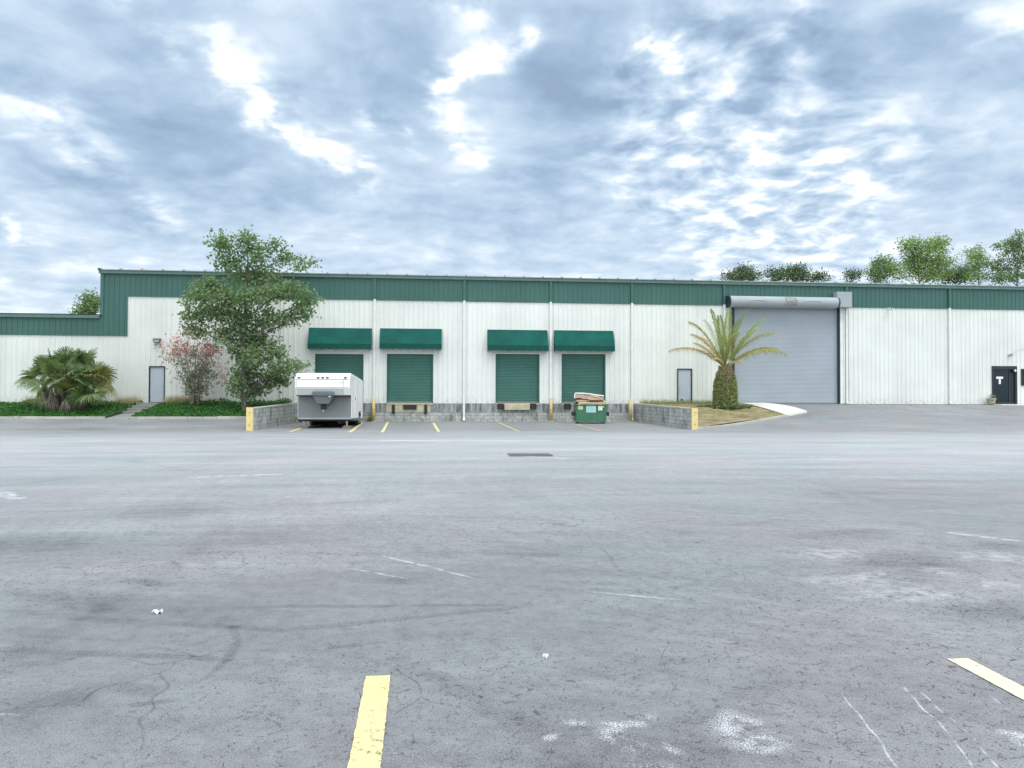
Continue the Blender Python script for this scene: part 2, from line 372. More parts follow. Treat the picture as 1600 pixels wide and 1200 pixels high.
def block_mat(name, ax, base=(.40,.41,.40), lime=.5, bw=.40, bh=.20):
    m, t, b = newmat(name); p = coords(t, False)
    s = t.n('ShaderNodeSeparateXYZ'); t.set(s.inputs[0], p)
    c = t.n('ShaderNodeCombineXYZ'); t.set(c.inputs[0], s.outputs[ax]); t.set(c.inputs[1], s.outputs[2])
    br = t.n('ShaderNodeTexBrick'); t.set(br.inputs['Vector'], c.outputs[0]); br.inputs['Scale'].default_value = 1
    br.inputs['Brick Width'].default_value = bw; br.inputs['Row Height'].default_value = bh; br.inputs['Mortar Size'].default_value = .011
    br.inputs['Color1'].default_value = (*[x*.86 for x in base], 1); br.inputs['Color2'].default_value = (*[x*1.14 for x in base], 1)
    br.inputs['Mortar'].default_value = (.17,.17,.165,1)
    col = br.outputs[0]
    st = t.noise(t.scalev(p, (1.8,1.8,.7)), 1.2, 8, .7)
    col = t.mix(t.math('MULTIPLY', t.mr(st, .46, .66), .75), col, (.105,.105,.10))
    li = t.noise(t.vm('ADD', p, (31,7,3)), 1.6, 7, .7)
    col = t.mix(t.math('MULTIPLY', t.mr(li, .52, .66), lime), col, (.56,.56,.53))
    if ax == 0:
        up = t.mr(s.outputs[2], .60, .64); vs_ = t.noise(t.scalev(p, (3.2,3.2,.5)), 1.3, 6, .7)
        col = t.mix(up, col, t.ramp(vs_, [(.36,(.10,.105,.11)),(.5,(.25,.26,.265)),(.62,(.36,.37,.37))]))
    sp = t.noise(p, 11, 6, .75); col = t.vm('SCALE', col, scale=t.mr(sp, .3, .7, .78, 1.18))
    t.set(b.inputs['Base Color'], col); b.inputs['Roughness'].default_value = .9; b.inputs['Specular IOR Level'].default_value = .25
    bp = t.n('ShaderNodeBump'); bp.inputs['Strength'].default_value = .4; bp.inputs['Distance'].default_value = .015
    t.set(bp.inputs['Height'], t.math('ADD', t.math('MULTIPLY', br.outputs['Fac'], -.8), sp)); t.set(b.inputs['Normal'], bp.outputs[0])
    return m
M['block_x'] = block_mat('block_base', 0, lime=.45)
M['block_y'] = block_mat('block_wing', 1, (.42,.43,.42), .6)
def soil_mat():
    m, t, b = newmat('dry_turf_soil'); p = coords(t, False)
    n = t.noise(p, 1.1, 7, .65); n2 = t.noise(p, 14, 6, .75)
    c = t.ramp(n, [(.32,(.12,.085,.06)),(.46,(.24,.19,.11)),(.6,(.27,.24,.115)),(.75,(.16,.17,.06))])
    t.set(b.inputs['Base Color'], t.vm('SCALE', c, scale=t.mr(n2, .25, .75, .6, 1.35))); b.inputs['Roughness'].default_value = .95
    return m
M['soil'] = soil_mat()
M['bedsoil'] = pmat('green_bed_soil', (.035,.075,.02), .95, .4, 3)
M['earth'] = pmat('open_ground', (.12,.13,.06), .95, .3, .2)
def line_mat(name, col, wear):
    m, t, b = newmat(name); p = coords(t, False)
    n = t.noise(p, 26, 6, .75); n2 = t.noise(p, 1.6, 5, .65); n3 = t.noise(p, 3, 4)
    vo = t.n('ShaderNodeTexVoronoi', feature='DISTANCE_TO_EDGE'); t.set(vo.inputs['Vector'], t.vm('ADD', p, t.vm('SCALE', t.noise(p, 3, 4, .6, col=True), scale=.3))); vo.inputs['Scale'].default_value = 7
    cr = t.math('MULTIPLY', t.mr(vo.outputs[0], .012, .03, 1, 0), t.mr(n3, .45, .6))
    k = t.mr(t.math('ADD', t.math('MULTIPLY', n, .55), t.math('MULTIPLY', n2, .45)), .60-wear*.3, .70-wear*.2)
    c = t.mix(t.math('MAXIMUM', k, t.math('MULTIPLY', cr, .6)), t.vm('SCALE', tuple(col), scale=t.mr(n2, .3, .7, .86, 1.06)), (.10,.105,.11))
    t.set(b.inputs['Base Color'], c); b.inputs['Roughness'].default_value = .55
    return m
M['line_yellow'] = line_mat('line_yellow', (.76,.64,.30), .28)
M['line_cream'] = line_mat('line_cream', (.72,.66,.47), .26)
M['line_worn'] = line_mat('line_worn_yellow', (.66,.56,.30), .45)
M['line_white'] = line_mat('line_worn_white', (.52,.53,.52), .55)

# ------------------------------------------------------------------ ground
mb = MB(); s = 900; mb.quad((-s,-s,-.08),(s,-s,-.08),(s,s,-.08),(-s,s,-.08))
mb.build('ground', M['earth'], kind='structure')
xs = [x*.5 for x in range(-140, 141)]
for w in (XL, XR):
    for d in (-.24,-.16,-.08,-.03,0,.03,.08,.16,.24): xs.append(w+d)
xs = sorted(set([-90,-80]+xs+[80,90])); ys = [-95,-85,-75,-70]+[ -66+ i*.5 for i in range(133)]; ys = [y for y in ys if y <= .2]+[.2]
mb = MB(); nx = len(xs)
mb.add([(x,y,gz(x,y)) for y in ys for x in xs], [(j*nx+i, j*nx+i+1, (j+1)*nx+i+1, (j+1)*nx+i) for j in range(len(ys)-1) for i in range(nx-1)])
mb.build('parking_lot', M['asphalt'], smooth=True, kind='structure')

def strip(a, b, w, mat, dz=.012, seg=10, ragged=0.0):
    A = Vector((a[0],a[1],0)); B = Vector((b[0],b[1],0)); d = (B-A).normalized(); n = Vector((-d.y,d.x,0))
    seg = max(seg, int((B-A).length/.25)); vs = []
    for i in range(seg+1):
        p = A.lerp(B, i/seg)
        for s_ in (-.5,.5):
            q = p+n*(w*s_+random.uniform(-1,1)*ragged); vs.append((q.x,q.y,gz(q.x,q.y)+dz))
    mb = MB(); mb.add(vs, [(2*i,2*i+2,2*i+3,2*i+1) for i in range(seg)])
    return mb.build('parking_line', mat, kind='structure', origin=(A.x,A.y,gz(A.x,A.y)))
a = G(591,1057); b = G(569,1200); d = (b-a).normalized(); strip(a, a+d*4.2, .139, M['line_yellow'], .005, 160, .0028)
a = G(1496,1030); b = G(1610,1090); d = (b-a).normalized(); strip(a, a+d*4.2, .135, M['line_cream'], .005, 160, .0028)
for (p, q, mt) in (((606,660),(597,676),'line_yellow'),((677,661),(686,675),'line_yellow'),((776,659),(811,674.5),'line_worn'),((859,664),(899,674.6),'line_white'),
               ((883,659),(939,674),'line_worn'),((957,661),(1025,672.5),'line_white'),((566,661),(546,676),'line_yellow'),((470,669),(453,675.5),'line_yellow'),
               ((402,674),(598,677),'line_white'),((1337,634),(1407,645),'line_white'),((1371,633),(1440,645),'line_white'),((1420,633),(1497,644.5),'line_white'),((1478,634),(1570,644),'line_white'),((1530,635),(1600,642),'line_white')):
    A, B = GT(*p), GT(*q); strip(A, B, .13 if mt != 'line_white' else .11, M[mt])

# ------------------------------------------------------------------ warehouse
WH = thing('warehouse', 'long white metal warehouse with green band, green awnings and a big grey roller door', 'warehouse')
EAVE = (Z(160,418.5)+Z(880,434.5)+Z(1590,445.5))/3-.12; BAND = (Z(200,463)+Z(900,474)+Z(1590,483))/3; LOWE = Z(60,491); LOWB = Z(60,523)
XT = U(160,0,450); XB = U(199,0,490)          # tall block corner, inner edge of the green corner strip
XW0, XW1 = -42.0, 62.0
PITCHU = .305
PR = [(0,0),(.185,0),(.205,-.03),(.275,-.03),(.295,0)]
def corr(mb, a, b, z0, z1, y=0.0):
    us = []; k = math.floor(a/PITCHU)
    while k*PITCHU < b:
        us += [(k*PITCHU+p[0], p[1]) for p in PR]; k += 1
    us.append((k*PITCHU, 0))
    def yat(x):
        for i in range(len(us)-1):
            if us[i][0] <= x <= us[i+1][0]:
                f = (x-us[i][0])/max(1e-9, us[i+1][0]-us[i][0]); return lerp(us[i][1], us[i+1][1], f)
        return 0
    pts = [(a, yat(a))]+[q for q in us if a+1e-6 < q[0] < b-1e-6]+[(b, yat(b))]
    n = len(pts); vs = [(q[0], y+q[1], z) for q in pts for z in (z0, z1)]
    mb.add(vs, [(2*i, 2*i+2, 2*i+3, 2*i+1) for i in range(n-1)])
DOCK = [(492,568),(604,677),(774,843),(877,946)]
docks = [(U(a), U(b), FFL, Z((a+b)/2,553)) for a, b in DOCK]
BIG = (U(1147), U(1310), FFL-.05, Z(1230,464))
PD1 = (U(233), U(258), FFL, Z(245,572)); PD2 = (U(1058), U(1081), FFL, Z(1070,576)); PD3 = (U(1549), U(1588), FFL, Z(1568,572))
WIN = (U(1596), U(1660), Z(1598,601), Z(1598,578))
OPEN = docks+[BIG,PD1,PD2,PD3,WIN]
def walls(mb, a, b, z0, z1, y=0.0):
    cuts = sorted(set([a,b]+[q for o in OPEN for q in o[:2] if a < q < b]))
    for i in range(len(cuts)-1):
        c = (cuts[i]+cuts[i+1])/2; hs = [(o[2],o[3]) for o in OPEN if o[0] < c < o[1]]
        if not hs: corr(mb, cuts[i], cuts[i+1], z0, z1, y)
        else:
            h = hs[0]
            if h[0] > z0+.06: corr(mb, cuts[i], cuts[i+1], z0, min(z1,h[0]), y)
            if h[1] < z1: corr(mb, cuts[i], cuts[i+1], max(z0,h[1]), z1, y)
mb = MB()
walls(mb, XB, XW1, FFL-.02, BAND); walls(mb, XW0, XB, FFL-.3, LOWB)
mb.box(XT, XW1, 40, 40.1, 0, EAVE); mb.box(XW1-.1, XW1, .1, 40, 0, EAVE-.05); mb.box(XT, XT+.1, .1, 40, 0, EAVE-.05); mb.box(XW0, XW0+.1, .1, 40, 0, LOWE-.05); mb.box(XW0+.1, XT, 40, 40.1, 0, LOWE-.05)
mb.build('wall', M['white_panel'], WH)
mb = MB()
walls(mb, XB, XW1, BAND, EAVE, -.012); corr(mb, XT, XB, LOWB, EAVE, -.012); corr(mb, XW0, XT, LOWB, LOWE, -.012)
mb.build('fascia_band', M['green_panel'], WH)
mb = MB()   # thin trim lines under the band and at the corners
mb.box(XB-.02, XW1, -.062, -.04, BAND-.035, BAND+.02); mb.box(XW0, XB+.03, -.062, -.04, LOWB-.035, LOWB+.02); mb.box(XB-.015, XB+.035, -.066, -.041, LOWB+.02, BAND-.035)
mb.box(XT-.09, XT+.10, -.07, .05, LOWE-.02, EAVE-.12)
mb.build('band_trim', M['green_trim'], WH)
mb = MB()   # eave gutter
mb.prism([(-.05,EAVE-.20),(-.16,EAVE-.18),(-.19,EAVE-.02),(-.16,EAVE),(-.04,EAVE)], XT-.15, XW1)
mb.prism([(-.05,LOWE-.22),(-.15,LOWE-.20),(-.18,LOWE-.02),(-.16,LOWE),(-.04,LOWE)], XW0, XT-.1)
mb.build('gutter', M['pale_trim'], WH)
mb = MB(); x = XT-.1
mb.quad((XT-.2,-.24,EAVE+.045),(XW1,-.24,EAVE+.045),(XW1,20,EAVE+.7),(XT-.2,20,EAVE+.7)); mb.quad((XT-.2,20,EAVE+.7),(XW1,20,EAVE+.7),(XW1,40.2,EAVE),(XT-.2,40.2,EAVE))
mb.box(XT-.2, XW1, -.245, -.225, EAVE+.0, EAVE+.05)
while x < XW1:
    mb.add([(x-.06,-.27,EAVE+.03),(x+.06,-.27,EAVE+.03),(x+.035,-.27,EAVE+.12),(x-.035,-.27,EAVE+.12),(x-.06,19.9,EAVE+.71),(x+.06,19.9,EAVE+.71),(x+.035,19.9,EAVE+.80),(x-.035,19.9,EAVE+.80)],
           [(0,1,2,3),(0,3,7,4),(3,2,6,7),(2,1,5,6)]); x += 1.22
mb.quad((XW0,-.22,LOWE+.03),(XT-.1,-.22,LOWE+.03),(XT-.1,40,LOWE+.5),(XW0,40,LOWE+.5))
mb.build('roof', M['roof'], WH)
mb = MB(); mb.prism([(-.02,EAVE-.0),(-.26,EAVE-.01),(-.29,EAVE+.06),(-.26,EAVE+.10),(-.02,EAVE+.1)], XT-.17, XT+.0)
mb.build('eave_cap', M['green_trim'], WH)
for px, zt in ((440,0),(585,0),(725,0),(860,0),(987,0),(1131,0),(1322,0),(1483,0)):   # downspouts
    x = U(px); mb = MB(); zb = .12 if 500 < px < 990 else FFL+.02
    if px == 440: zb = 1.0
    w = .065; y1, y0 = -.05, -.14
    mb.box(x-w, x+w, y0, y1, BAND+.03, EAVE-.21, 0); mb.box(x-w, x+w, y0, y1, zb+.12, BAND+.03, 1)
    mb.add([(x-w,y0,zb+.12),(x+w,y0,zb+.12),(x+w,y1,zb+.12),(x-w,y1,zb+.12),(x-w,y0-.12,zb),(x+w,y0-.12,zb),(x+w,y1-.1,zb-.05),(x-w,y1-.1,zb-.05)], [(0,1,5,4),(1,2,6,5),(2,3,7,6),(3,0,4,7)], 1)
    for zz in (2.6, 4.6, 6.4): mb.box(x-w-.05, x+w+.05, -.146, -.034, zz, zz+.03, 1)
    mb.build('downspout', [M['green_trim'], M['white_trim']], WH)
    if px in (1131,): pass
# block base under the docks
mb = MB(); mb.box(XL-.1, XR+.1, -.04, .3, -.1, FFL-.022)
mb.build('block_base', M['block_x'], WH)
def curtain(x0, x1, z0, z1, y, pitch, depth):
    mb = MB(); n = int(round((z1-z0)/pitch)); pitch = (z1-z0)/n; prof = []
    for i in range(n):
        z = z0+i*pitch
        prof += [(y, z), (y-depth*.8, z+pitch*.18), (y-depth, z+pitch*.5), (y-depth*.8, z+pitch*.82)]
    prof.append((y, z1)); k = len(prof)
    mb.add([(x,p[0],p[1]) for p in prof for x in (x0,x1)], [(2*i,2*i+1,2*i+3,2*i+2) for i in range(k-1)])
    return mb
bump_done = False
for i, (a, b, z0, z1) in enumerate(docks):
    d = curtain(a, b, z0+.06, z1, .16, .095, .022).build('dock_door', M['green_door'], WH)
    mb = MB(); mb.box(a-.06, a, -.055, .2, z0, z1+.06); mb.box(b, b+.06, -.055, .2, z0, z1+.06); mb.box(a, b, -.055, .2, z1, z1+.06)
    mb.build('door_frame', M['white_trim'], d)
    for xx in (a, b-.07): mb = MB(); mb.box(xx, xx+.07, -.01, .13, z0+.05, z1, 0); mb.build('guide_rail', M['green_trim'], d)
    mb = MB(); mb.box(a, b, .09, .165, z0+.0, z0+.10); mb.build('bottom_bar', M['iron'], d)
    mb = MB(); mb.box(a+.02, b-.02, -.08, .12, z0-.10, z0+.0, 0); mb.build('sill', M['beige_steel'], d)
    # awning
    pa = [(480,580,512,545),(593,690,513,545),(762,857,515,547.5),(867,961,516,548)][i]
    xa, xb = U(pa[0]), U(pa[1]); zt = Z(pa[0],pa[2]); P = .55; c = U(pa[0],-P); e = U(pa[1],-P)
    xa = (U(pa[0])+c)/2 if i < 2 else c; xb = e if i > 1 else (U(pa[1])+e)/2
    if i == 0: xa = c
    zm = Z(pa[0],pa[3]-8.5,-P); zb = Z(pa[0],pa[3],-P)
    aw = MB(); th_ = .02
    aw.quad((xa,-P,zm),(xb,-P,zm),(xb,-.04,zt),(xa,-.04,zt)); aw.quad((xa,-P+.02,zm-.02),(xb,-P+.02,zm-.02),(xb,-.04,zt-.03),(xa,-.04,zt-.03))
    aw.add([(xa,-P,zm),(xa,-.04,zt),(xa,-.04,zm),],[(0,1,2)]); aw.add([(xb,-P,zm),(xb,-.04,zt),(xb,-.04,zm)],[(0,2,1)])
    awo = aw.build('awning', M['awning'], WH)
    v_ = MB(); n = 24
    for (p0, p1) in (((xa,-P),(xb,-P)),((xa,-.04),(xa,-P)),((xb,-P),(xb,-.04))):
        L = [(lerp(p0[0],p1[0],k/n), lerp(p0[1],p1[1],k/n)) for k in range(n+1)]
        v_.add([(q[0], q[1]-(.004 if p0[1]==p1[1] else 0)+.008*math.sin(k*1.7), z) for k, q in enumerate(L) for z in (zb+.012*math.sin(k*2.1), zm)], [(2*k,2*k+2,2*k+3,2*k+1) for k in range(n)])
    v_.build('valance', M['awning_edge'], awo)
    fr = MB()
    for x in (xa+.03, (xa+xb)/2, xb-.03):
        fr.tube([(x,-P+.03,zm-.04),(x,-.05,zt-.06)], .018, 6); fr.tube([(x,-P+.03,zm-.04),(x,-.05,zm-.04)], .018, 6)
    fr.tube([(xa+.03,-P+.03,zm-.04),(xb-.03,-P+.03,zm-.04)], .018, 6); fr.build('awning_frame', M['steel'], awo)
def pxbox(name, p0, p1, y0, y1, mat, parent, Y=-.06):
    a = AT(p0[0], p1[1], Y); b = AT(p1[0], p0[1], Y); mb = MB(); mb.rbox(a.x, b.x, y0, y1, a.z, b.z, .012, 1); return mb.build(name, mat, parent)
for (x0,y0,x1,y1) in ((612.5,632,617,646.5),(663,632,667.5,646.5),(630,632.5,651,639.5),(777,630.5,787,639),(828,630.5,838,639),(881,630.5,892,639),(931,630.5,942,639)):
    pxbox('dock_bumper', (x0,y0), (x1,y1), -.15, -.045, M['black'], WH)
mb = pxbox('dock_leveller', (788,631.5), (827.5,640.5), -.24, -.05, M['beige_steel'], WH)
a = AT(604,638.5); b = AT(677,630.5)
mb = MB(); mb.box(AT(606,0).x+.05, AT(675,0).x-.05, -.05, -.041, Z(640,644), Z(640,631.5)); mb.build('bumper_plate', M['beige_steel'], WH, label='beige stained steel plate below second dock door')
# big roller door
a, b, z0, z1 = BIG
bd = curtain(a, b, z0+.1, z1+.05, .14, .085, .014).build('roller_door', M['grey_door'], WH)
mb = MB(); mb.box(a-.16, a, -.10, .2, z0+.05, z1-.25); mb.build('guide_rail', M['dark_frame'], bd); mb = MB(); mb.box(b, b+.10, -.07, .2, z0+.05, z1-.3); mb.build('guide_rail', M['dark_frame'], bd)
mb = MB(); mb.box(a, b, .08, .16, z0+.03, z0+.12); mb.build('bottom_bar', M['iron'], bd)
mb = MB(); mb.box(b+.10, b+.40, -.075, .1, z0+.06, z1-.05); mb.box(b+.33, b+.39, -.12, -.075, z0+.06, z1-.05); mb.build('jamb', M['white_trim'], bd)
hz = Z(1224,472,-.45); hr = .36; hx0, hx1 = U(1140,-.45), U(1308,-.45)
mb = MB(); prof = [(-.04,hz-hr)]+[(-.40+hr*math.cos(w)*-1 if False else -.40-hr*math.sin(w), hz-hr*math.cos(w)) for w in [PI*k/14 for k in range(15)]]+[(-.04,hz+hr)]
mb.prism(prof, hx0, hx1); hood = mb.build('door_hood', M['grey_hood'], bd, smooth=False)
for xx in (hx0-.075, hx1+.005):
    mb = MB(); mb.prism([(p[0]*1.03-.005, hz+(p[1]-hz)*1.05) for p in prof], xx, xx+.07); mb.build('hood_end_plate', M['dark_frame'], hood)
mb = MB(); xr0, xr1 = U(1228,-.8), U(1247,-.8)      # rust burn on the hood skin
prr = [(-.40-(hr+.006)*math.sin(w), hz-(hr+.006)*math.cos(w)) for w in [PI*(.25+.6*k/10) for k in range(11)]]
def rust_mat():
    m, t, bs = newmat('hood_rust'); p = coords(t, False); n = t.noise(p, 7, 7, .75)
    t.set(bs.inputs['Base Color'], t.ramp(n, [(.40,(.35,.385,.42)),(.50,(.24,.25,.25)),(.62,(.15,.12,.09)),(.72,(.40,.35,.24))])); bs.inputs['Roughness'].default_value = .7; return m
mb.add([(x,p[0],p[1]) for p in prr for x in (xr0,xr1)], [(2*i,2*i+1,2*i+3,2*i+2) for i in range(10)]); mb.build('rust_stain', rust_mat(), hood)
for px in (1186, 1272):   # faint sagging handles
    x = U(px,-.8); mb = MB(); mb.tube([(x+dx, -.40-(hr+.012)*math.sin(PI*(.47+.04*abs(dx)))-.0, hz-.0+.05*(1-(dx/.5)**2)+.02) for dx in [k*.1-.5 for k in range(11)]], .014, 6)
    mb.build('hood_rib', M['steel'], hood)
q0 = AT(1303,481,-.2); q1 = AT(1326,457.5,-.2)
mb = MB(); mb.rbox(q0.x, q1.x, -.62, -.06, q0.z, q1.z, .02, 2); mb.build('motor_box', M['grey_hood'], bd)
# person doors
def pdoor(o, mat, hinge_right=True, vent=False):
    a, b, z0, z1 = o; mb = MB(); mb.rbox(a+.06, b-.06, .0, .05, z0+.02, z1-.06, .006, 1); d = mb.build('door', mat, WH)
    mb = MB(); mb.box(a, a+.06, -.065, .06, z0, z1); mb.box(b-.06, b, -.065, .06, z0, z1); mb.box(a+.06, b-.06, -.065, .06, z1-.06, z1); mb.build('door_frame', M['dark_frame'], d)
    mb = MB(); hx = (a+.14) if hinge_right else (b-.14)
    mb.tube([(hx,0,z0+1.0),(hx,-.06,z0+1.0)], .02, 8); mb.tube([(hx,-.055,z0+1.0),(hx,-.075,z0+1.0)], .034, 10); mb.build('knob', M['steel'], d)
    xx = (b-.075) if hinge_right else (a+.045)
    for zz in (.25, 1.05, 1.8): mb = MB(); mb.box(xx, xx+.03, -.03, .0, z0+zz, z0+zz+.14); mb.build('hinge', M['dark_frame'], d)
    if vent:
        mb = MB(); mb.rbox(a+.24, a+.37, -.02, .005, z0+.03, z0+.31, .01, 1); mb.build('pet_flap', M['black'], d)
    return d
pdoor(PD1, M['person_door'], False); pdoor(PD2, M['person_door'], True, True)
# office door on the right with glass
a, b, z0, z1 = PD3
mb = MB(); mb.box(a, b, -.09, .08, z1-.22, z1); mb.box(a, a+.1, -.09, .08, z0, z1-.22); mb.box(b-.13, b, -.09, .08, z0, z1-.22); mb.box(a+.1, b-.13, -.03, .06, z0, z0+.12)
od = mb.build('office_door', M['dark_frame'], WH)
mb = MB(); mb.box(a+.1, b-.13, .0, .03, z0+.12, z1-.22); mb.build('glass', M['glass'], od)
mb = MB(); x = lerp(a,b,.72); mb.box(x-.04, x+.04, -.035, .0, z0+.12, z1-.22); mb.build('mullion', M['dark_frame'], od)
p0 = AT(1556.5,592); p1 = AT(1567,588.5); mb = MB(); mb.box(p0.x, p1.x, -.012, -.004, p0.z, p1.z); p0 = AT(1560.5,600); p1 = AT(1563.5,592.5); mb.box(p0.x, p1.x, -.012, -.004, p0.z, p1.z); mb.build('door_sign', M['paper'], od)
a, b, z0, z1 = WIN
mb = MB(); mb.box(a-.07, b+.07, -.075, .02, z1, z1+.07); mb.box(a-.07, b+.07, -.075, .02, z0-.07, z0); mb.box(a-.07, a, -.075, .02, z0, z1); mb.box(b, b+.07, -.075, .02, z0, z1); mb.box((a+b)/2-.03,(a+b)/2+.03,-.05,.02,z0,z1)
wi = mb.build('window', M['dark_frame'], WH); mb = MB(); mb.box(a, b, .021, .04, z0, z1); mb.build('pane', M['glass'], wi)
# lamps, camera, siren, cable
p = AT(247,532.5); mb = MB(); mb.prism([(-.04,p.z-.13),(-.28,p.z-.10),(-.34,p.z+.02),(-.30,p.z+.13),(-.04,p.z+.15)], p.x-.20, p.x+.20, bev=.015)
l = mb.build('wall_lamp', M['trailer_dark'], WH); mb = MB(); mb.add([(p.x-.15,-.296,p.z-.09),(p.x+.15,-.296,p.z-.09),(p.x+.15,-.346,p.z+.01),(p.x-.15,-.346,p.z+.01)], [(0,1,2,3)]); mb.build('lens', M['lens'], l)
p = AT(1583,579.5); mb = MB(); mb.tube([(p.x,-.02,p.z),(p.x,-.16,p.z)], .14, 20); l = mb.build('round_lamp', M['black'], WH); mb = MB(); mb.tube([(p.x+.02,-.16,p.z+.02),(p.x+.02,-.19,p.z+.02)], .075, 16); mb.build('lens', M['lens'], l)
p = AT(1386.5,483.5); mb = MB(); mb.tube([(p.x,-.03,p.z+.08),(p.x,-.2,p.z+.05)], .03, 8); mb.rbox(p.x-.1, p.x+.1, -.46, -.14, p.z-.06, p.z+.06, .03, 2); sc_ = mb.build('security_camera', M['white_trim'], WH); mb = MB(); mb.tube([(p.x,-.46,p.z),(p.x,-.475,p.z)], .045, 12); mb.build('lens', M['black'], sc_)
p = AT(1577,555.5); mb = MB(); mb.rbox(p.x-.14, p.x-.04, -.18, -.03, p.z-.07, p.z+.07, .02, 1); mb.rbox(p.x+.0, p.x+.10, -.24, -.03, p.z-.03, p.z+.12, .02, 1); fl = mb.build('floodlight', M['steel'], WH)
mb = MB(); q = AT(1602,545); mb.tube([(lerp(p.x+.1,q.x,k/8), -.045, lerp(p.z+.05,q.z,k/8)+.12*math.sin(PI*k/8)) for k in range(9)], .012, 5); mb.build('cable', M['steel'], fl)
mb = MB(); x = U(1322)+.0; mb.tube([(x+.18,-.06,FFL+.05),(x+.18,-.06,hz-.3)], .03, 8); mb.build('conduit', M['white_trim'], WH)

# ------------------------------------------------------------------ paths, kerbs, beds
KY = -5.6     # left kerb line
def bed_z(x, y):
    t = max(0, min(1, (y-KY)/(-.3-KY)))
    return gz(-30, KY)+.12+(1.12-gz(-30,KY)-.12)*(t**.8)
PX0, PX1 = PD1[0]-.15, PD1[1]+.15
def bed_patch(x0, x1, name):
    mb = MB(); nx_ = max(2,int((x1-x0)/.4)); ny_ = 14
    P_ = [(lerp(x0,x1,i/nx_), lerp(KY+.14,-.03,j/ny_)) for j in range(ny_+1) for i in range(nx_+1)]
    mb.add([(x,y,bed_z(x,y)+.05*mnoise.noise(Vector((x*.7,y*.7,0)))*(1 if -5.2<y<-.3 else 0)) for x,y in P_], [(j*(nx_+1)+i,j*(nx_+1)+i+1,(j+1)*(nx_+1)+i+1,(j+1)*(nx_+1)+i) for j in range(ny_) for i in range(nx_)])
    for x in (x0, x1):
        e = [lerp(KY+.14,-.03,j/ny_) for j in range(ny_+1)]
        mb.add([q for y in e for q in ((x,y,bed_z(x,y)+.05*mnoise.noise(Vector((x*.7,y*.7,0)))*(1 if -5.2<y<-.3 else 0)),(x,y,0))], [(2*j,2*j+2,2*j+3,2*j+1) for j in range(ny_)])
    return mb.build(name, M['bedsoil'], smooth=False, kind='structure')
bed_patch(XW0, PX0-.0, 'planting_bed'); bed_patch(PX1, XL-WT-.01, 'planting_bed')
mbk = MB()
for (ra, rb) in ((XW0, PX0), (PX1, XL-WT-.02)):
    n = max(1, round((rb-ra)/1.5))
    for k in range(n):
        x, x1 = lerp(ra, rb, k/n), lerp(ra, rb, (k+1)/n); z = gz(-30, KY)
        mbk.rbox(x+.006, x1-.006, KY-.02+random.uniform(-.012,.012), KY+.15, z-.12, z+.135+random.uniform(-.012,.012), .02, 2)
mbk.build('kerb', M['kerb'], kind='structure')
mb = MB(); z = gz(-30, KY)
mb.prism([(KY-.25,z-.0),(KY-.25,z+.012),(-3.4,.60),(-3.4,.3)], PX0, PX1); mb.build('path', M['concrete_dark'], kind='structure')
st = thing('concrete_steps', 'short flight of grey concrete steps up to the left door', 'steps', (PD1[0]+.5,-1.7,.6))
for k in range(4):
    mb = MB(); y0 = -3.4+k*.62; mb.rbox(PX0-.0-st.location.x, PX1-st.location.x, y0+1.7, -.06+1.7 if k == 3 else y0+.62+1.7, -.5, (.60+.15*(k+1))-.6-.004, .015, 1); mb.build('step', M['concrete_dark'], st)
# ---- wing walls
def wing(xin, out, yf, ztf, label, ymax=-.05):
    x0, x1 = (xin-WT, xin) if out < 0 else (xin, xin+WT)
    t_ = thing('retaining_wall', label, 'retaining wall', ((x0+x1)/2, yf/2, 0)); ox, oy = t_.location.x, t_.location.y
    mb = MB(); mb.prism([(yf-oy,-.2),(ymax-oy,-.2),(ymax-oy,FFL-.06),(yf-oy,ztf)], x0-ox, x1-ox); mb.build('block_wall', M['block_y'], t_)
    mb = MB(); mb.prism([(yf-oy-.01,ztf),(ymax-oy-.01,FFL-.06),(ymax-oy-.01,FFL+.0),(yf-oy-.01,ztf+.07)], x0-.012-ox, x1+.012-ox); mb.build('coping', M['concrete'], t_)
    return t_
FL = GT(398,672.5); FRp = GT(1086,671)
wing(XL, -1, FL.y, .98, 'grey block wing wall between the left tree bed and the white trailer')
wing(XR, 1, FRp.y, .98, 'stained grey block wing wall holding up the date palm bed')
# ---- island
A_ = Vector((XR+WT, FRp.y+.1)); B_ = GT(1229,651).xy; C_ = Vector((GT(1164,633).x, -.15)); D_ = Vector((XR+WT, -.15))
def iz(u, v):
    q = (A_*(1-u)+B_*u)*(1-v)+(D_*(1-u)+C_*u)*v
    za = lerp(gz(A_.x+.4,A_.y)+.10, gz(B_.x,B_.y)+.08, u); zd = lerp(1.14,1.16,u)
    z = lerp(za, zd, v**.75); z = max(z, gz(q.x,q.y)+.06) + .06*mnoise.noise(Vector((q.x*.9,q.y*.9,2)))*math.sin(PI*v)*math.sin(PI*min(1,u*1.2))
    return Vector((q.x,q.y,z))
mb = MB(); nu, nv = 40, 40
mb.add([iz(i/nu,j/nv) for j in range(nv+1) for i in range(nu+1)], [(j*(nu+1)+i,j*(nu+1)+i+1,(j+1)*(nu+1)+i+1,(j+1)*(nu+1)+i) for j in range(nv) for i in range(nu)])
mb.build('island_soil', M['soil'], smooth=True, kind='structure')
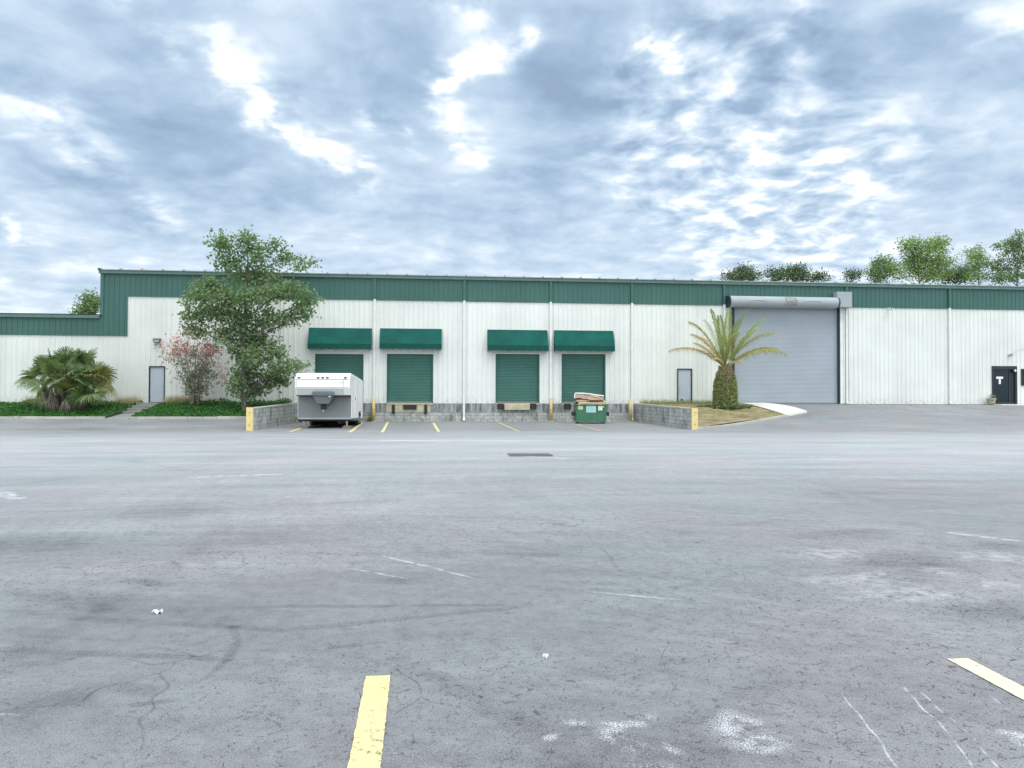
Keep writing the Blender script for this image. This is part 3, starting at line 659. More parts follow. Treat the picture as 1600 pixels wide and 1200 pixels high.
def ribbon(pts, w, h, mat, name, side=1, inner=.0):
    mb = MB(); n = len(pts); vs = []
    for i, p in enumerate(pts):
        d = (pts[min(i+1,n-1)]-pts[max(i-1,0)]).normalized(); nn = Vector((d.y,-d.x))*side
        q = p+nn*w; z0 = gz(p.x,p.y); z1 = gz(q.x,q.y); zt = max(z0,z1)+h
        vs += [(p.x,p.y,z0-.1),(p.x,p.y,zt),(q.x,q.y,zt-.015),(q.x,q.y,z1-.1)]
    fs = []
    for i in range(n-1):
        for k in range(3): fs.append((4*i+k,4*i+4+k,4*i+5+k,4*i+1+k))
    fs += [(0,1,2,3),(4*n-4,4*n-1,4*n-2,4*n-3)]
    mb.add(vs, fs); return mb.build(name, mat, kind='structure')
kp = [A_.lerp(B_, k/20)for k in range(21)]
ribbon(kp, .16, .12, M['kerb'], 'kerb')
T_ = GT(1261,645).xy
mb = MB()   # pale concrete apron strip between palm island and big door
inner = [B_.lerp(C_, k/16) for k in range(17)]; o0 = T_; o1 = Vector((U(1190,-.15), -.15))
outer = [o0.lerp(o1, k/16)+Vector((.25,-.1))*math.sin(PI*k/16) for k in range(17)]
vs = []
for p, q in zip(inner, outer):
    m_ = max(gz(p.x,p.y), gz(q.x,q.y), gz((p.x+q.x)/2,(p.y+q.y)/2))
    for w in (p, p.lerp(q,.5), q): vs.append((w.x,w.y,gz(w.x,w.y)+.10))
    vs.append((q.x,q.y,gz(q.x,q.y)-.1))
fs = [(4*i+k,4*i+k+1,4*i+5+k,4*i+4+k) for i in range(16) for k in range(3)]
e = GT(1236,652).xy; k0 = len(vs)
vs += [(B_.x,B_.y,gz(B_.x,B_.y)-.1)]; fs += [(0,k0,3,2,1)]
mb.add(vs, fs); mb.build('concrete_apron', M['concrete_white'], kind='structure')
mb = MB(); a, b = PD3[0]-.3, U(1680); mb.rbox(a, b, -1.3, -.05, .9, FFL-.01, .015, 1); mb.build('door_slab', M['concrete_white'], kind='structure')
mb = MB(); mb.box(BIG[0]-.1, BIG[1]+.1, -.3, .2, .95, FFL-.03); mb.build('door_threshold', M['concrete'], kind='structure')

# ------------------------------------------------------------------ posts
def bollard():
    o = thing('bollard', '', 'bollard', group='yellow guard posts along the dock')
    mb = MB(); mb.tube([(0,0,-.05),(0,0,1.38)], .095, 16); mb.lathe([(.095,1.38),(.085,1.415),(.05,1.44),(0.001,1.45)], 16); mb.build('pipe', M['yellow'], o, smooth=True)
    mb = MB(); mb.rbox(-.16,.16,-.16,.16,-.05,.03,.01,1); mb.build('footing', M['concrete'], o); return o
b0 = bollard()
for i, (px, lab) in enumerate(((584,'rusty yellow guard post between the first two dock doors'),(861,'rusty yellow guard post between the two right dock doors'),(985,'rusty yellow guard post beside the right wing wall'))):
    o = b0 if i == 0 else copy_tree(b0); o.location = (U(px,-.35),-.35,gz(0,-.35)); o['label'] = lab
XG = None
def endpost(x, y, lab):
    o = thing('guard_post', lab, 'guard post', (x,y,gz(x,y)), group='yellow posts at the wing wall ends')
    mb = MB(); mb.prism([(-.15,-.08),(.15,-.08),(.15,.06),(.12,.06),(.12,-.05),(-.12,-.05),(-.12,.06),(-.15,.06)], -.1, 1.06, axis='z'); mb.build('channel', M['yellow_new'], o)
    mb = MB(); mb.box(-.148,.148,-.078,.06,1.061,1.085); mb.build('cap', M['yellow'], o)
    for zz in (.25,.85): mb = MB(); mb.tube([(0,-.08,zz),(0,-.10,zz)], .025, 8); mb.build('bolt', M['rust'], o)
endpost(XL-WT/2, FL.y-.09, 'pale yellow steel post capping the left wing wall'); endpost(XR+WT/2, FRp.y-.09, 'bright yellow steel post capping the wing wall by the palm')

# ------------------------------------------------------------------ drain grates
for px, lab in ((811,'left cast iron drain grate in the lot'),(845,'right cast iron drain grate in the lot')):
    c = GT(px, 711.5); mb = MB(); w, dd = .58, .34; z = .012
    mb.box(c.x-w/2-.0, c.x+w/2, c.y-dd, c.y-dd+.04, z, z+.02); mb.box(c.x-w/2, c.x+w/2, c.y+dd-.04, c.y+dd, z, z+.02); mb.box(c.x-w/2, c.x-w/2+.03, c.y-dd+.04, c.y+dd-.04, z, z+.02); mb.box(c.x+w/2-.03, c.x+w/2, c.y-dd+.04, c.y+dd-.04, z, z+.02)
    for k in range(9):
        x = c.x-w/2+.06+k*.057; mb.box(x, x+.030, c.y-dd+.041, c.y+dd-.041, z, z+.018)
    g_ = mb.build('drain_grate', M['iron'], origin=(c.x,c.y,0), label=lab, category='drain grate', group='drain grates in the lot')
    mb = MB(); mb.quad((-w/2+.01,-dd+.01,.006),(w/2-.01,-dd+.01,.006),(w/2-.01,dd-.01,.006),(-w/2+.01,dd-.01,.006)); mb.build('pit_shade', M['black'], g_)  # flat black sheet painted in for the darkness below the bars

# ------------------------------------------------------------------ trailer
FT = G(503.5,671,.03); ty = GT(503,670.5).y
tc = Vector((U(503.5, ty, 600), ty, gz(0,ty)))
TR = thing('camper_trailer', 'white fifth wheel trailer with grey front, parked before the left dock door', 'trailer', tc)
TR.rotation_euler = (R(-2.4),0,R(0))
W = 1.31; LT = 6.3
mb = MB(); prof = [(.20,1.66),(.02,1.97),(0,2.02),(0,2.42),(.10,2.60),(.30,2.74),(.6,2.78),(LT-.3,2.78),(LT-.06,2.70),(LT,2.5),(LT,.58),(5.75,.58),(5.70,.95),(4.15,.95),(4.10,.58),(.86,.52),(.86,1.66)]
mb.prism(prof, -W, W, bev=.035); body = mb.build('body', M['trailer_white'], TR)
for (ya,yb,za,zb_) in ((.80,4.05,.46,.55),(5.8,LT,.5,.6)): mb = MB(); mb.box(-W-.012, W+.012, ya, yb, za, zb_); mb.build('skirt_trim', M['trailer_dark'], body)
mb = MB(); mb.box(-W+.06, W-.06, -.012, .02, 2.415, 2.45); mb.box(-W+.09, W-.09, -.008, .02, 2.02, 2.045); mb.box(-W+.06, -W+.085, -.008, .02, 2.0, 2.415); mb.box(W-.32, W-.30, -.008, .02, 2.0, 2.415); mb.build('trim_strip', M['steel'], body)
mb = MB(); mb.add([(-W+.08,.004,1.965),(W-.3,.004,1.965),(W-.3,.165,1.69),(-W+.08,.165,1.69)], [(0,3,2,1)]); mb.build('nose_panel', M['person_door'] if False else pmat('nose_panel_shaded', (.60,.62,.63), .45, .1), body)  # grey puts the shade of the down-facing nose slope into the colour
mb = MB(); mb.box(.82, 1.05, -.006, .0, 2.255, 2.305)
for k, wv in enumerate((.05,.03,.045,.02)): mb.box(.825+k*.058, .825+k*.058+wv, -.012, -.006, 2.262, 2.30, 1)
mb.build('badge', [M['trailer_white'], M['steel']], body)
for x in (-W+.18, -.22, 0, .22, W-.22):
    mb = MB(); mb.rbox(x-.075, x+.075, .0, .09, 2.48, 2.55, .015, 1); mb.build('marker_light', M['marker'], TR)
mb = MB(); mb.box(-W+.03, W-.02, .80, .856, .56, 1.62); gf = mb.build('front_wall', M['trailer_grey'], TR)
mb = MB(); mb.box(-W, W, .78, .90, .50, .56); mb.box(-W-.01, -W+.03, .79, .86, .56, 1.64); mb.build('edge_trim', M['steel'], gf)
mb = MB(); mb.box(-W+.02, W-.02, .22, .84, 1.63, 1.658); mb.build('nose_underside', M['under'], TR)
mb = MB(); mb.prism([(-.46,1.80),(.52,1.80),(.50,1.58),(.32,1.22),(-.26,1.22),(-.46,1.58)], .02, .76, axis='y', bev=.03); pb = mb.build('pin_box', M['trailer_dark'], TR)
mb = MB(); mb.rbox(-.49, .55, -.04, .3, 1.60, 1.84, .05, 2); mb.build('pin_box_lid', M['trailer_dark'], pb)
mb = MB(); mb.rbox(-.11, .15, .18, .42, .96, 1.23, .02, 1); mb.build('hitch_neck', M['under'], pb)
mb = MB(); mb.lathe([(.001,.86),(.04,.86),(.04,.90),(.027,.91),(.027,.96)], 14, (.0,.30,0)); mb.build('king_pin', M['silver'], pb)
mb = MB(); mb.rbox(.30, .40, -.055, -.02, 1.56, 1.60, .006, 1); mb.build('label_plate', M['paper'], pb)
for sx in (-1, 1):
    x = sx*(W-.26); mb = MB(); mb.rbox(x-.05, x+.05, 1.1, 1.2, .30, .60, .008, 1); mb.rbox(x-.035, x+.035, 1.115, 1.185, .12, .30, .006, 1); mb.rbox(x-.12, x+.12, 1.03, 1.27, .155, .175, .006, 1); j = mb.build('jack', M['steel'], TR)
    mb = MB(); mb.rbox(x-.22, x+.2, .98, 1.30, .05, .10, .01, 1); mb.build('wood_block', M['wood'], TR); mb = MB(); mb.rbox(x-.18, x+.24, 1.0, 1.28, .101, .153, .01, 1); mb.build('wood_block', M['wood'], TR)
mb = MB(); mb.box(-W+.15, W-.15, .9, LT-.1, .40, .50); mb.box(-.75,-.65,.9,LT-.1,.28,.40); mb.box(.65,.75,.9,LT-.1,.28,.40); mb.box(-W+.2,W-.2,4.48,4.56,.28,.40); mb.box(-W+.2,W-.2,5.24,5.32,.28,.40); mb.build('chassis', M['under'], TR)
for yy in (4.52, 5.30):
    for sx in (-1, 1):
        xo = sx*(W-.02); xi = sx*(W-.24); zc = .34+yy*.042
        mb = MB(); mb.tube([(xi,yy,zc),(xi+sx*.02,yy,zc),(xo-sx*.02,yy,zc),(xo,yy,zc)], [.31,.335,.335,.31], 24); w_ = mb.build('wheel', M['black'], TR)
        mb = MB(); mb.tube([(xo-sx*.01,yy,zc),(xo+sx*.012,yy,zc)], .19, 16); mb.build('rim', M['steel'], w_)
for q in ((-.25,.35,2.6,3.2),(.75,1.1,4.0,4.4)): mb = MB(); mb.rbox(*q, 2.775, 2.90, .03, 2); mb.build('roof_vent', M['trailer_white'], TR)
mb = MB(); mb.box(W, W+.012, 2.2, 2.85, .8, 2.5); sd = mb.build('side_door', M['trailer_white'], TR)
mb = MB(); mb.box(W+.012, W+.04, 2.28, 2.36, 1.5, 1.62); mb.build('handle', M['trailer_dark'], sd)
for yy in (1.4, 3.6): mb = MB(); mb.box(W, W+.006, yy, yy+.012, .6, 2.62); mb.build('seam', M['steel'], body)

# ------------------------------------------------------------------ dumpster
yd = GT(926,662).y; dc = Vector((U(925.5,yd),yd,gz(0,yd)))
DU = thing('dumpster', 'green steel dumpster with stickers, heaped with cardboard in front of the right dock', 'dumpster', dc+Vector((0,.7,0)), R(-6))
wd, dd, hh = .90, .70, 1.12
mb = MB(); t_ = .03
mb.box(-wd,wd,-dd,-dd+t_,.12,hh); mb.box(-wd,wd,dd-t_,dd,.12,hh+.12); mb.box(-wd,-wd+t_,-dd+t_,dd-t_,.12,hh); mb.box(wd-t_,wd,-dd+t_,dd-t_,.12,hh); mb.box(-wd+t_,wd-t_,-dd+t_,dd-t_,.12,.15); bin_ = mb.build('bin', M['dumpster'], DU)
mb = MB(); mb.rbox(-wd-.05,wd+.05,-dd-.05,-dd+.04,hh-.05,hh+.03,.01,1); mb.rbox(-wd-.05,-wd+.035,-dd+.041,dd,hh-.05,hh+.03,.01,1); mb.rbox(wd-.035,wd+.05,-dd+.041,dd,hh-.05,hh+.03,.01,1); mb.build('rim', M['dumpster'], bin_)
mb = MB(); mb.rbox(-wd-.01,wd+.01,-dd-.03,-dd-.001,.10,.18,.008,1)
for x in (-.8,.8): mb.rbox(x-.03,x+.03,-dd-.028,-dd-.002,.19,hh-.06,.008,1)
mb.build('stiffener', M['dumpster'], bin_)
for sx in (-1,1):
    mb = MB(); xa = sx*wd; xb = sx*(wd+.16); x0, x1 = min(xa,xb), max(xa,xb)
    mb.box(x0,x1,-dd+.05,dd-.1,.64,.67); mb.box(x0,x1,-dd+.05,dd-.1,.46,.49); mb.box(xb-.015,xb+.015,-dd+.05,dd-.1,.49,.64); mb.box(x0+.02,x1-.02,-dd+.06,-dd+.3,.50,.63); mb.build('fork_pocket', M['under'], DU)
    for yy in (-dd+.12, dd-.12):
        mb = MB(); mb.tube([(sx*(wd-.14)-.03,yy,.075),(sx*(wd-.14)+.03,yy,.075)], .07, 14); mb.box(sx*(wd-.14)-.05,sx*(wd-.14)+.05,yy-.05,yy+.05,.10,.119); mb.build('caster', M['under'], DU)
for (x0,x1,z0,z1,mt) in ((-.80,-.48,.83,1.04,'sticker_yellow'),(-.28,.28,.66,1.05,'sticker_blue'),(.42,.66,.78,1.05,'paper'),(.72,.86,.94,1.05,'sticker_yellow')):
    if x1 > .79: x0, x1 = .66+.02, .765
    mb = MB(); mb.box(x0,x1,-dd-.008,-dd-.001,z0,z1); sk = mb.build('sticker', M[mt], DU)
    mb = MB(); n = max(1,int((z1-z0)/.09))
    for k in range(n):
        zz = z1-.05-k*.085; mb.box(x0+.05, x1-.04-.05*(k%2), -dd-.011, -dd-.0085, zz-.022, zz)
    mb.build('print', M['sticker_ink'] if mt != 'paper' else M['steel'], sk)
mb = MB(); mb.add([(-wd,dd+.02,hh+.12),(wd,dd+.02,hh+.12),(wd,dd+.10,.35),(-wd,dd+.10,.35),(-wd,dd+.05,hh+.12),(wd,dd+.05,hh+.12),(wd,dd+.13,.35),(-wd,dd+.13,.35)], [(0,1,2,3),(4,7,6,5),(0,4,5,1),(3,2,6,7),(0,3,7,4),(1,5,6,2)]); mb.build('lid', M['black'], DU)
def crumple(mb_, amp, fr):
    mb_.v = [tuple(Vector(p)+Vector((mnoise.noise(Vector(p)*fr)*amp*.4, mnoise.noise(Vector(p)*fr+Vector((9,0,0)))*amp*.5, mnoise.noise(Vector(p)*fr+Vector((0,7,0)))*amp))) for p in mb_.v]
def gridbox(x0,x1,y0,y1,z0,z1,nx_=14,ny_=8,top=None):
    mb = MB(); vs = []; 
    for zz in (0,1):
        for j in range(ny_+1):
            for i in range(nx_+1): vs.append((lerp(x0,x1,i/nx_), lerp(y0,y1,j/ny_), (z0,z1)[zz]))
    k = (nx_+1)*(ny_+1); fs = []
    for j in range(ny_):
        for i in range(nx_):
            q = j*(nx_+1)+i; fs += [(q,q+nx_+1,q+nx_+2,q+1),(k+q,k+q+1,k+q+nx_+2,k+q+nx_+1)]
    for i in range(nx_): fs += [(i,i+1,k+i+1,k+i)]; q = ny_*(nx_+1)+i; fs += [(q+1,q,k+q,k+q+1)]
    for j in range(ny_): q = j*(nx_+1); fs += [(q+nx_+1,q,k+q,k+q+nx_+1)]; q += nx_; fs += [(q,q+nx_+1,k+q+nx_+1,k+q)]
    mb.add(vs, fs); return mb
T0 = Matrix.Translation(DU.location) @ Matrix.Rotation(R(-6),4,'Z')
def onbin(mbx, mat, loc, rot, name, lab, cat, grp=None):
    o = mbx.build(name, mat); o.matrix_world = T0 @ Matrix.Translation(loc) @ Matrix.Rotation(rot[2],4,'Z') @ Matrix.Rotation(rot[1],4,'Y') @ Matrix.Rotation(rot[0],4,'X')
    o['label'] = lab; o['category'] = cat
    if grp: o['group'] = grp
    return o
g1 = gridbox(-.82,.84,-.66,.6,0,.13); crumple(g1,.05,2.3); onbin(g1, M['cardboard'], (.08,-.08,1.16), (R(4),R(-1.5),0), 'cardboard_sheet', 'flat tan cardboard box lying across the dumpster rim', 'cardboard', 'cardboard on the dumpster')
g2 = gridbox(-.86,.84,-.5,.5,0,.26,16,8); crumple(g2,.10,2.6); bx = onbin(g2, [M['cardboard_pink'],M['paper']], (-.06,.02,1.33), (R(-14),R(4.5),R(-3)), 'crushed_carton', 'large crushed pinkish carton with white edges on top of the dumpster', 'carton', 'cardboard on the dumpster')
mb = MB(); pts = [(-.86,-.52,.27),(-.4,-.53,.30),(.1,-.53,.29),(.5,-.53,.26),(.84,-.52,.25)]; mb.tube(pts, .035, 6); mb.tube([(-.87,-.5,.0),(-.88,-.5,.14),(-.86,-.51,.27)], .03, 6); mb.build('white_edge', M['paper'], bx)
mb = MB(); mb.add([(-.35,-.56,.02),(.3,-.57,.06),(.62,-.56,-.02),(.1,-.555,-.06)], [(0,1,2,3)]); mb.add([(.0,-.565,.26),(.55,-.57,.22),(.6,-.555,.10),(.25,-.56,.12)], [(0,1,2,3)]); mb.build('flap', M['cardboard'], bx)
g3 = gridbox(-.5,.4,-.3,.3,0,.10,8,5); crumple(g3,.06,3); onbin(g3, M['cardboard_pink'], (-.42,-.12,1.27), (R(-8),R(-6),R(14)), 'folded_carton', 'small folded brown carton wedged under the crushed one', 'carton', 'cardboard on the dumpster')

# ------------------------------------------------------------------ vegetation helpers
def rdir():
    z = random.uniform(-1,1); a = random.uniform(0,2*PI); r = math.sqrt(1-z*z); return Vector((r*math.cos(a), r*math.sin(a), z))
def leafquad(mb, p, s, upb=.5, asp=.62):
    n = (rdir()+Vector((0,-.25,upb))).normalized(); a = n.orthogonal().normalized(); a = Matrix.Rotation(random.uniform(0,2*PI),3,n) @ a; b = n.cross(a)
    w = s*asp*.5; mb.add([p-a*s*.5, p+b*w, p+a*s*.5, p-b*w], [(0,1,2,3)])
def tree(name, label, base, clumps, trunk_r, leafm, barkm, leaf, per, cat='tree', group=None, spread=.22, fork=.45, tipf=1.0, lean=(0,0)):
    base = Vector(base); o = thing(name, label, cat, base, group=group)
    top = max(clumps, key=lambda c: c[2]); H = top[2]-base.z
    tp = []; n = 7
    mt = MB(); mc = MB()
    sx, sy = random.uniform(-.2,.2), random.uniform(-.2,.2)
    tx, ty_ = (top[0]-base.x)*.8, (top[1]-base.y)*.8
    for i in range(n+1):
        f = i/n; tp.append(Vector((tx*f**1.5+sx*math.sin(f*4), ty_*f**1.5+sy*math.sin(f*3+1), H*f*.92)))
    mt.tube([Vector((0,0,-.25))]+tp, [trunk_r*1.35]+[trunk_r*(1-.88*(i/n)) for i in range(n+1)], 9)
    def onstem(z):
        for i in range(n):
            if tp[i].z <= z <= tp[i+1].z: return tp[i].lerp(tp[i+1], (z-tp[i].z)/(tp[i+1].z-tp[i].z)), trunk_r*(1-.88*(i/n))
        return tp[-1], trunk_r*.12
    for (cx,cy,cz,rx,ry,rz,nt) in clumps:
        c = Vector((cx,cy,cz))-base
        z0 = max(H*.08, c.z-max(.3, .55*math.hypot(c.x-tp[3].x,c.y-tp[3].y))-rz*.5)
        s_, rr = onstem(z0); rr = min(rr*.6, .02+.035*max(rx,rz)); rr = max(rr,.018)
        mid = s_.lerp(c,.5)+Vector((0,0,.06*(c-s_).length))
        mt.tube([s_, s_.lerp(mid,.55), mid, c], [rr, rr*.85, rr*.65, rr*.4], 6)
        for k in range(int(nt)):
            d = rdir()*(random.random()**.42); q = c+Vector((d.x*rx,d.y*ry,d.z*rz))
            if k % 5 == 0:
                m2 = c.lerp(q,.5)+rdir()*.08*rx; mt.tube([c,m2,q], [rr*.38,rr*.24,rr*.08], 4, cap=False)
            for _ in range(per):
                g = Vector((random.gauss(0,spread),random.gauss(0,spread),random.gauss(0,spread*.75)))
                leafquad(mc, q+g, leaf*random.uniform(.7,1.25))
    mt.build('trunk', barkm, o, smooth=True); mc.build('crown', leafm, o); return o
def pxclumps(Y, lst, dens=1.0, dj=.8):
    out = []
    for (px,py,rx,ry,n) in lst:
        y = Y+random.uniform(-dj,dj); s_ = SCL(px,py,y); p = AT(px,py,y); out.append((p.x,p.y,p.z,rx/s_,(rx+ry)*.5/s_,ry/s_,n*dens))
    return out
# left big tree in the bed
TY = -4.1; tb = AT(383,642,TY); tb.z = bed_z(tb.x,TY)
cl = [(345,380,26,18,60),(385,378,22,22,55),(405,400,24,20,50),(360,410,34,20,70),(430,385,16,14,22),(445,405,20,14,30),(470,412,16,12,18),(488,413,12,10,10),(400,432,45,18,110),(330,447,34,16,70),(305,465,24,18,50),
      (350,470,40,22,110),(400,465,42,22,120),(450,455,38,16,90),(480,470,20,16,35),(470,485,24,14,40),(330,490,34,18,70),(300,497,20,12,30),(310,515,24,12,34),(375,500,34,22,100),(420,500,34,20,80),(460,500,20,11,22),(480,492,12,8,10),
      (345,520,22,14,36),(385,530,30,20,90),(352,540,12,12,14),(410,535,26,18,60),(432,552,20,16,40),(372,555,12,16,28),(395,560,28,18,80),(440,575,24,14,46),(458,573,16,9,16),(475,572,12,7,9),(385,585,26,18,76),(420,590,26,16,60),(372,603,18,14,40),(400,608,28,12,56),(440,598,18,10,22),(385,622,14,8,14)]
tree('leafy_tree', 'tall irregular green leafy tree growing in the bed beside the left wing wall', tb, pxclumps(TY, [(a,b,c*.92,d*.92,e) for a,b,c,d,e in cl], 1.35, .7), .17, M['leaf'], M['bark'], .20, 6, spread=.20)
# pink flowering shrub
SY = -2.2; sb = AT(303,628,SY); sb.z = bed_z(sb.x,SY)
o = thing('flowering_shrub', 'airy shrub with thin upright stems and pink blossoms beside the left door', 'shrub', sb)
ms = MB(); mlf = MB(); mbl = MB()
for k in range(26):
    px = random.uniform(258,352) if k > 5 else random.uniform(285,325); hy = 512+abs(px-300)*.55+random.uniform(0,34)
    if px > 335: hy += 10
    t_ = AT(px,hy,SY+random.uniform(-1.2,1.2))-sb; st_ = Vector((random.uniform(-.3,.3),random.uniform(-.25,.25),0))
    P_ = [st_+Vector((t_.x*f**1.6, t_.y*f**1.6, t_.z*f))+rdir()*.05*f for f in (0,.2,.4,.6,.8,1)]
    ms.tube(P_, [.028,.024,.019,.014,.009,.004], 5)
    for _ in range(26):
        f = random.uniform(.12,1)**.8; i = min(4,int(f*5)); q = P_[i].lerp(P_[i+1], f*5-i); sp_ = .18+.22*f
        e_ = q+Vector((random.gauss(0,sp_),random.gauss(0,sp_),random.gauss(0,sp_)))
        ms.tube([q,e_], [.006,.003], 3, cap=False)
        for __ in range(7): leafquad(mlf, e_+rdir()*random.uniform(0,.13), random.uniform(.06,.12))
    e_ = P_[-1]
    nb = 54 if (px < 318 or 322 < px < 343) else 12
    for _ in range(nb):
        g = Vector((random.gauss(0,.20),random.gauss(0,.2),random.gauss(-.08,.22))); leafquad(mbl, e_+g, random.uniform(.07,.12), asp=.9)
for (px,py,n,r_) in ((336,546,120,.22),(326,540,60,.2),(286,525,80,.3),(300,516,50,.25),(350,590,50,.22),(275,540,50,.25)):
    c = AT(px,py,SY-.5)-sb
    for _ in range(n): leafquad(mbl, c+Vector((random.gauss(0,r_),random.gauss(0,r_),random.gauss(0,r_*.7))), random.uniform(.07,.12), asp=.9)
ms.build('stem', M['bark_pale'], o, smooth=True); mlf.build('foliage', M['leaf_myrtle'], o); mbl.build('blossom', M['blossom'], o)

# fan palm clump
def fan(base, hub, out, R_, mat, parent, droop=.25, nb=24, span=2.0, tilt=0.35, wf=1.0):
    mb = MB(); base = Vector(base); hub = Vector(hub); out = Vector(out).normalized()
    mb.tube([base, base.lerp(hub,.5)+Vector((0,0,.05)), hub], [.016,.012,.010], 4)
    side = out.cross(Vector((0,0,1)));  side = side.normalized() if side.length > .1 else Vector((1,0,0))
    side = (side*(1.1-min(1,tilt*.5))+rdir()*tilt).normalized(); side = (side-out*side.dot(out)).normalized(); nn = side.cross(out)
    for k in range(nb):
        a = lerp(-span,span,(k+.5)/nb)+random.uniform(-.04,.04); d = out*math.cos(a)+side*math.sin(a)
        L = R_*(.72+.28*math.cos(a*.6))*random.uniform(.88,1.08); w = .034*R_/.8*wf*random.uniform(.7,1.2)
        t1 = nn.cross(d).normalized(); g = Vector((0,0,-1))
        p0 = hub; p1 = hub+d*L*.5+nn*.03+g*L*droop*.10; p2 = hub+d*L*.8+g*L*droop*.35+nn*random.uniform(-.03,.03); p3 = hub+d*L*(1-.15*droop)+g*L*droop*random.uniform(.6,1.1)
        mb.add([p0, p1-t1*w, p1+t1*w, p2-t1*w*.7, p2+t1*w*.7, p3], [(0,1,2),(1,3,4,2),(3,5,4)])
    return mb.build('frond', mat, parent)
FY = -3.3; fb = AT(105,634,FY); fb.z = bed_z(fb.x,FY)
FP = thing('fan_palm', 'wide bushy fan palm clump with dead grey lower fronds by the white wall', 'palm', fb)
mt = MB(); heads = []
for (px,py,y) in ((86,580,.3),(108,573,.1),(130,580,.3),(66,594,.0),(150,598,-.1),(98,594,-.7),(122,598,-.6),(78,606,-.8),(142,612,-.7),(108,612,-.9)):
    h = AT(px,py,FY+y)-fb; heads.append(h); b_ = Vector((h.x*.6,h.y*.6,-.1)); P_ = [b_, b_.lerp(h,.5)+Vector((0,0,.05)), h]
    mt.tube(P_, [.15,.13,.10], 9)
    for k in range(30):
        f = random.random(); q = P_[0].lerp(P_[2],f); a = random.uniform(0,2*PI); r_ = .13; e_ = q+Vector((math.cos(a)*r_,math.sin(a)*r_,0)); mt.add([e_+Vector((-.04*math.sin(a),.04*math.cos(a),-.1)), e_+Vector((.04*math.sin(a),-.04*math.cos(a),-.1)), e_+Vector((math.cos(a)*.09,math.sin(a)*.09,.1))], [(0,1,2)])
mt.build('trunk', M['bark'], FP)
for hi, h in enumerate(heads):
    low = h.z < 1.1
    for k in range(8):
        az = 2*PI*(k/8)+random.uniform(-.35,.35)+hi; el = random.uniform(-.25,1.35); L = random.uniform(.4,.85)*(1 if not low else .75)
        d = Vector((math.cos(az)*math.cos(el),math.sin(az)*math.cos(el),math.sin(el))); hub = h+d*L
        mt_ = M['fan'] if random.random() < .88 else M['fan_olive']
        if hi == 4 and random.random() < .65: mt_ = M['fan_olive']
        # the blade tips over so that its upper face looks outward
        dn = Vector((d.x,d.y,0)); dn = dn.normalized() if dn.length > .1 else Vector((0,-1,0))
        out = (d+Vector((0,0,random.uniform(-.5,.35)))).normalized()
        fan(h, hub, out, random.uniform(.72,1.0), mt_, FP, random.uniform(.12,.4), nb=26, tilt=random.uniform(.5,1.2))
    for k in range(1):
        az = random.uniform(PI,2*PI); el = -random.uniform(.5,1.0); d = Vector((math.cos(az)*math.cos(el),math.sin(az)*math.cos(el),math.sin(el)))
        fan(h, h+d*random.uniform(.35,.6), d+Vector((0,0,-.9)), random.uniform(.5,.7), M['fan_dead'] if random.random() < .5 else M['fan_olive'], FP, .6, 9, .75, wf=.55)
for (px,py) in ((60,622),(84,630),(114,630),(70,626),(122,622)):
    h = AT(px,py,FY-.9)-fb; h.z = max(h.z,.30); fan(h+Vector((0,.5,.25)), h, (random.uniform(-.7,.7),-.6,-.9), .46, M['fan_dead'], FP, .7, 9, 1.3, wf=.5)

# date palm on the island
PY = -3.4; pb_ = AT(1133,640,PY); pz = iz((pb_.x-A_.x)/12,.7).z
def island_h(x, y):
    best = None
    for i in range(0,21):
        for j in range(0,21):
            q = iz(i/20,j/20); d = (q.x-x)**2+(q.y-y)**2
            if best is None or d < best[0]: best = (d,q.z)
    return best[1]
pb_.z = island_h(pb_.x, PY)
DP = thing('date_palm', 'stout date palm with fern covered trunk and arching fronds before the grey roller door', 'palm', pb_)
htop = Z(1133,574,PY)-pb_.z
s_ = SCL(1133,600,PY); prof = [(13.5/s_,-.2),(14/s_,.1),(14/s_,.5),(13.5/s_,1.0),(12.5/s_,1.5),(10.5/s_,1.9),(8.5/s_,htop-.3),(8/s_,htop-.05),(5/s_,htop+.05),(.01,htop+.1)]
mb = MB(); mb.lathe(prof, 24); mb.build('trunk', M['bark'], DP, smooth=True)
def prad(z):
    for i in range(len(prof)-1):
        if prof[i][1] <= z <= prof[i+1][1]: return lerp(prof[i][0],prof[i+1][0],(z-prof[i][1])/(prof[i+1][1]-prof[i][1]))
    return .1
mb = MB(); zz = .05; row = 0
while zz < htop+.02:
    n = 18
    for k in range(n):
        a = 2*PI*(k+.5*(row%2))/n+random.uniform(-.07,.07); r_ = prad(zz); er = Vector((math.cos(a),math.sin(a),0)); et = Vector((-math.sin(a),math.cos(a),0)); c = er*(r_-.02)+Vector((0,0,zz)); L = random.uniform(.10,.2); w = .09
        top = c+er*(.07+.5*L)+Vector((0,0,L*.9+.08))
        mb.add([c-et*w, c+et*w, top+et*w*.45, top-et*w*.45, c-er*.05+Vector((0,0,L+.05))], [(0,1,2,3),(1,4,2),(0,3,4),(3,2,4)])
    zz += .16; row += 1
mb.build('leaf_base', M['boot'], DP)
mb = MB()
for _ in range(9000):
    z = random.uniform(-.05,htop-.2)*random.uniform(.8,1); a = random.uniform(0,2*PI)
    if mnoise.noise(Vector((a*1.3,z*1.6,3))) + lerp(.8,-.25,(max(z,0)/htop)**1.5) < random.uniform(-.25,.25): continue
    r_ = prad(max(z,0))+random.uniform(.05,.20); p = Vector((math.cos(a)*r_,math.sin(a)*r_,z)); leafquad(mb, p, random.uniform(.08,.17), .2, .4)
mb.build('fern', M['fern'], DP)
mb = MB()
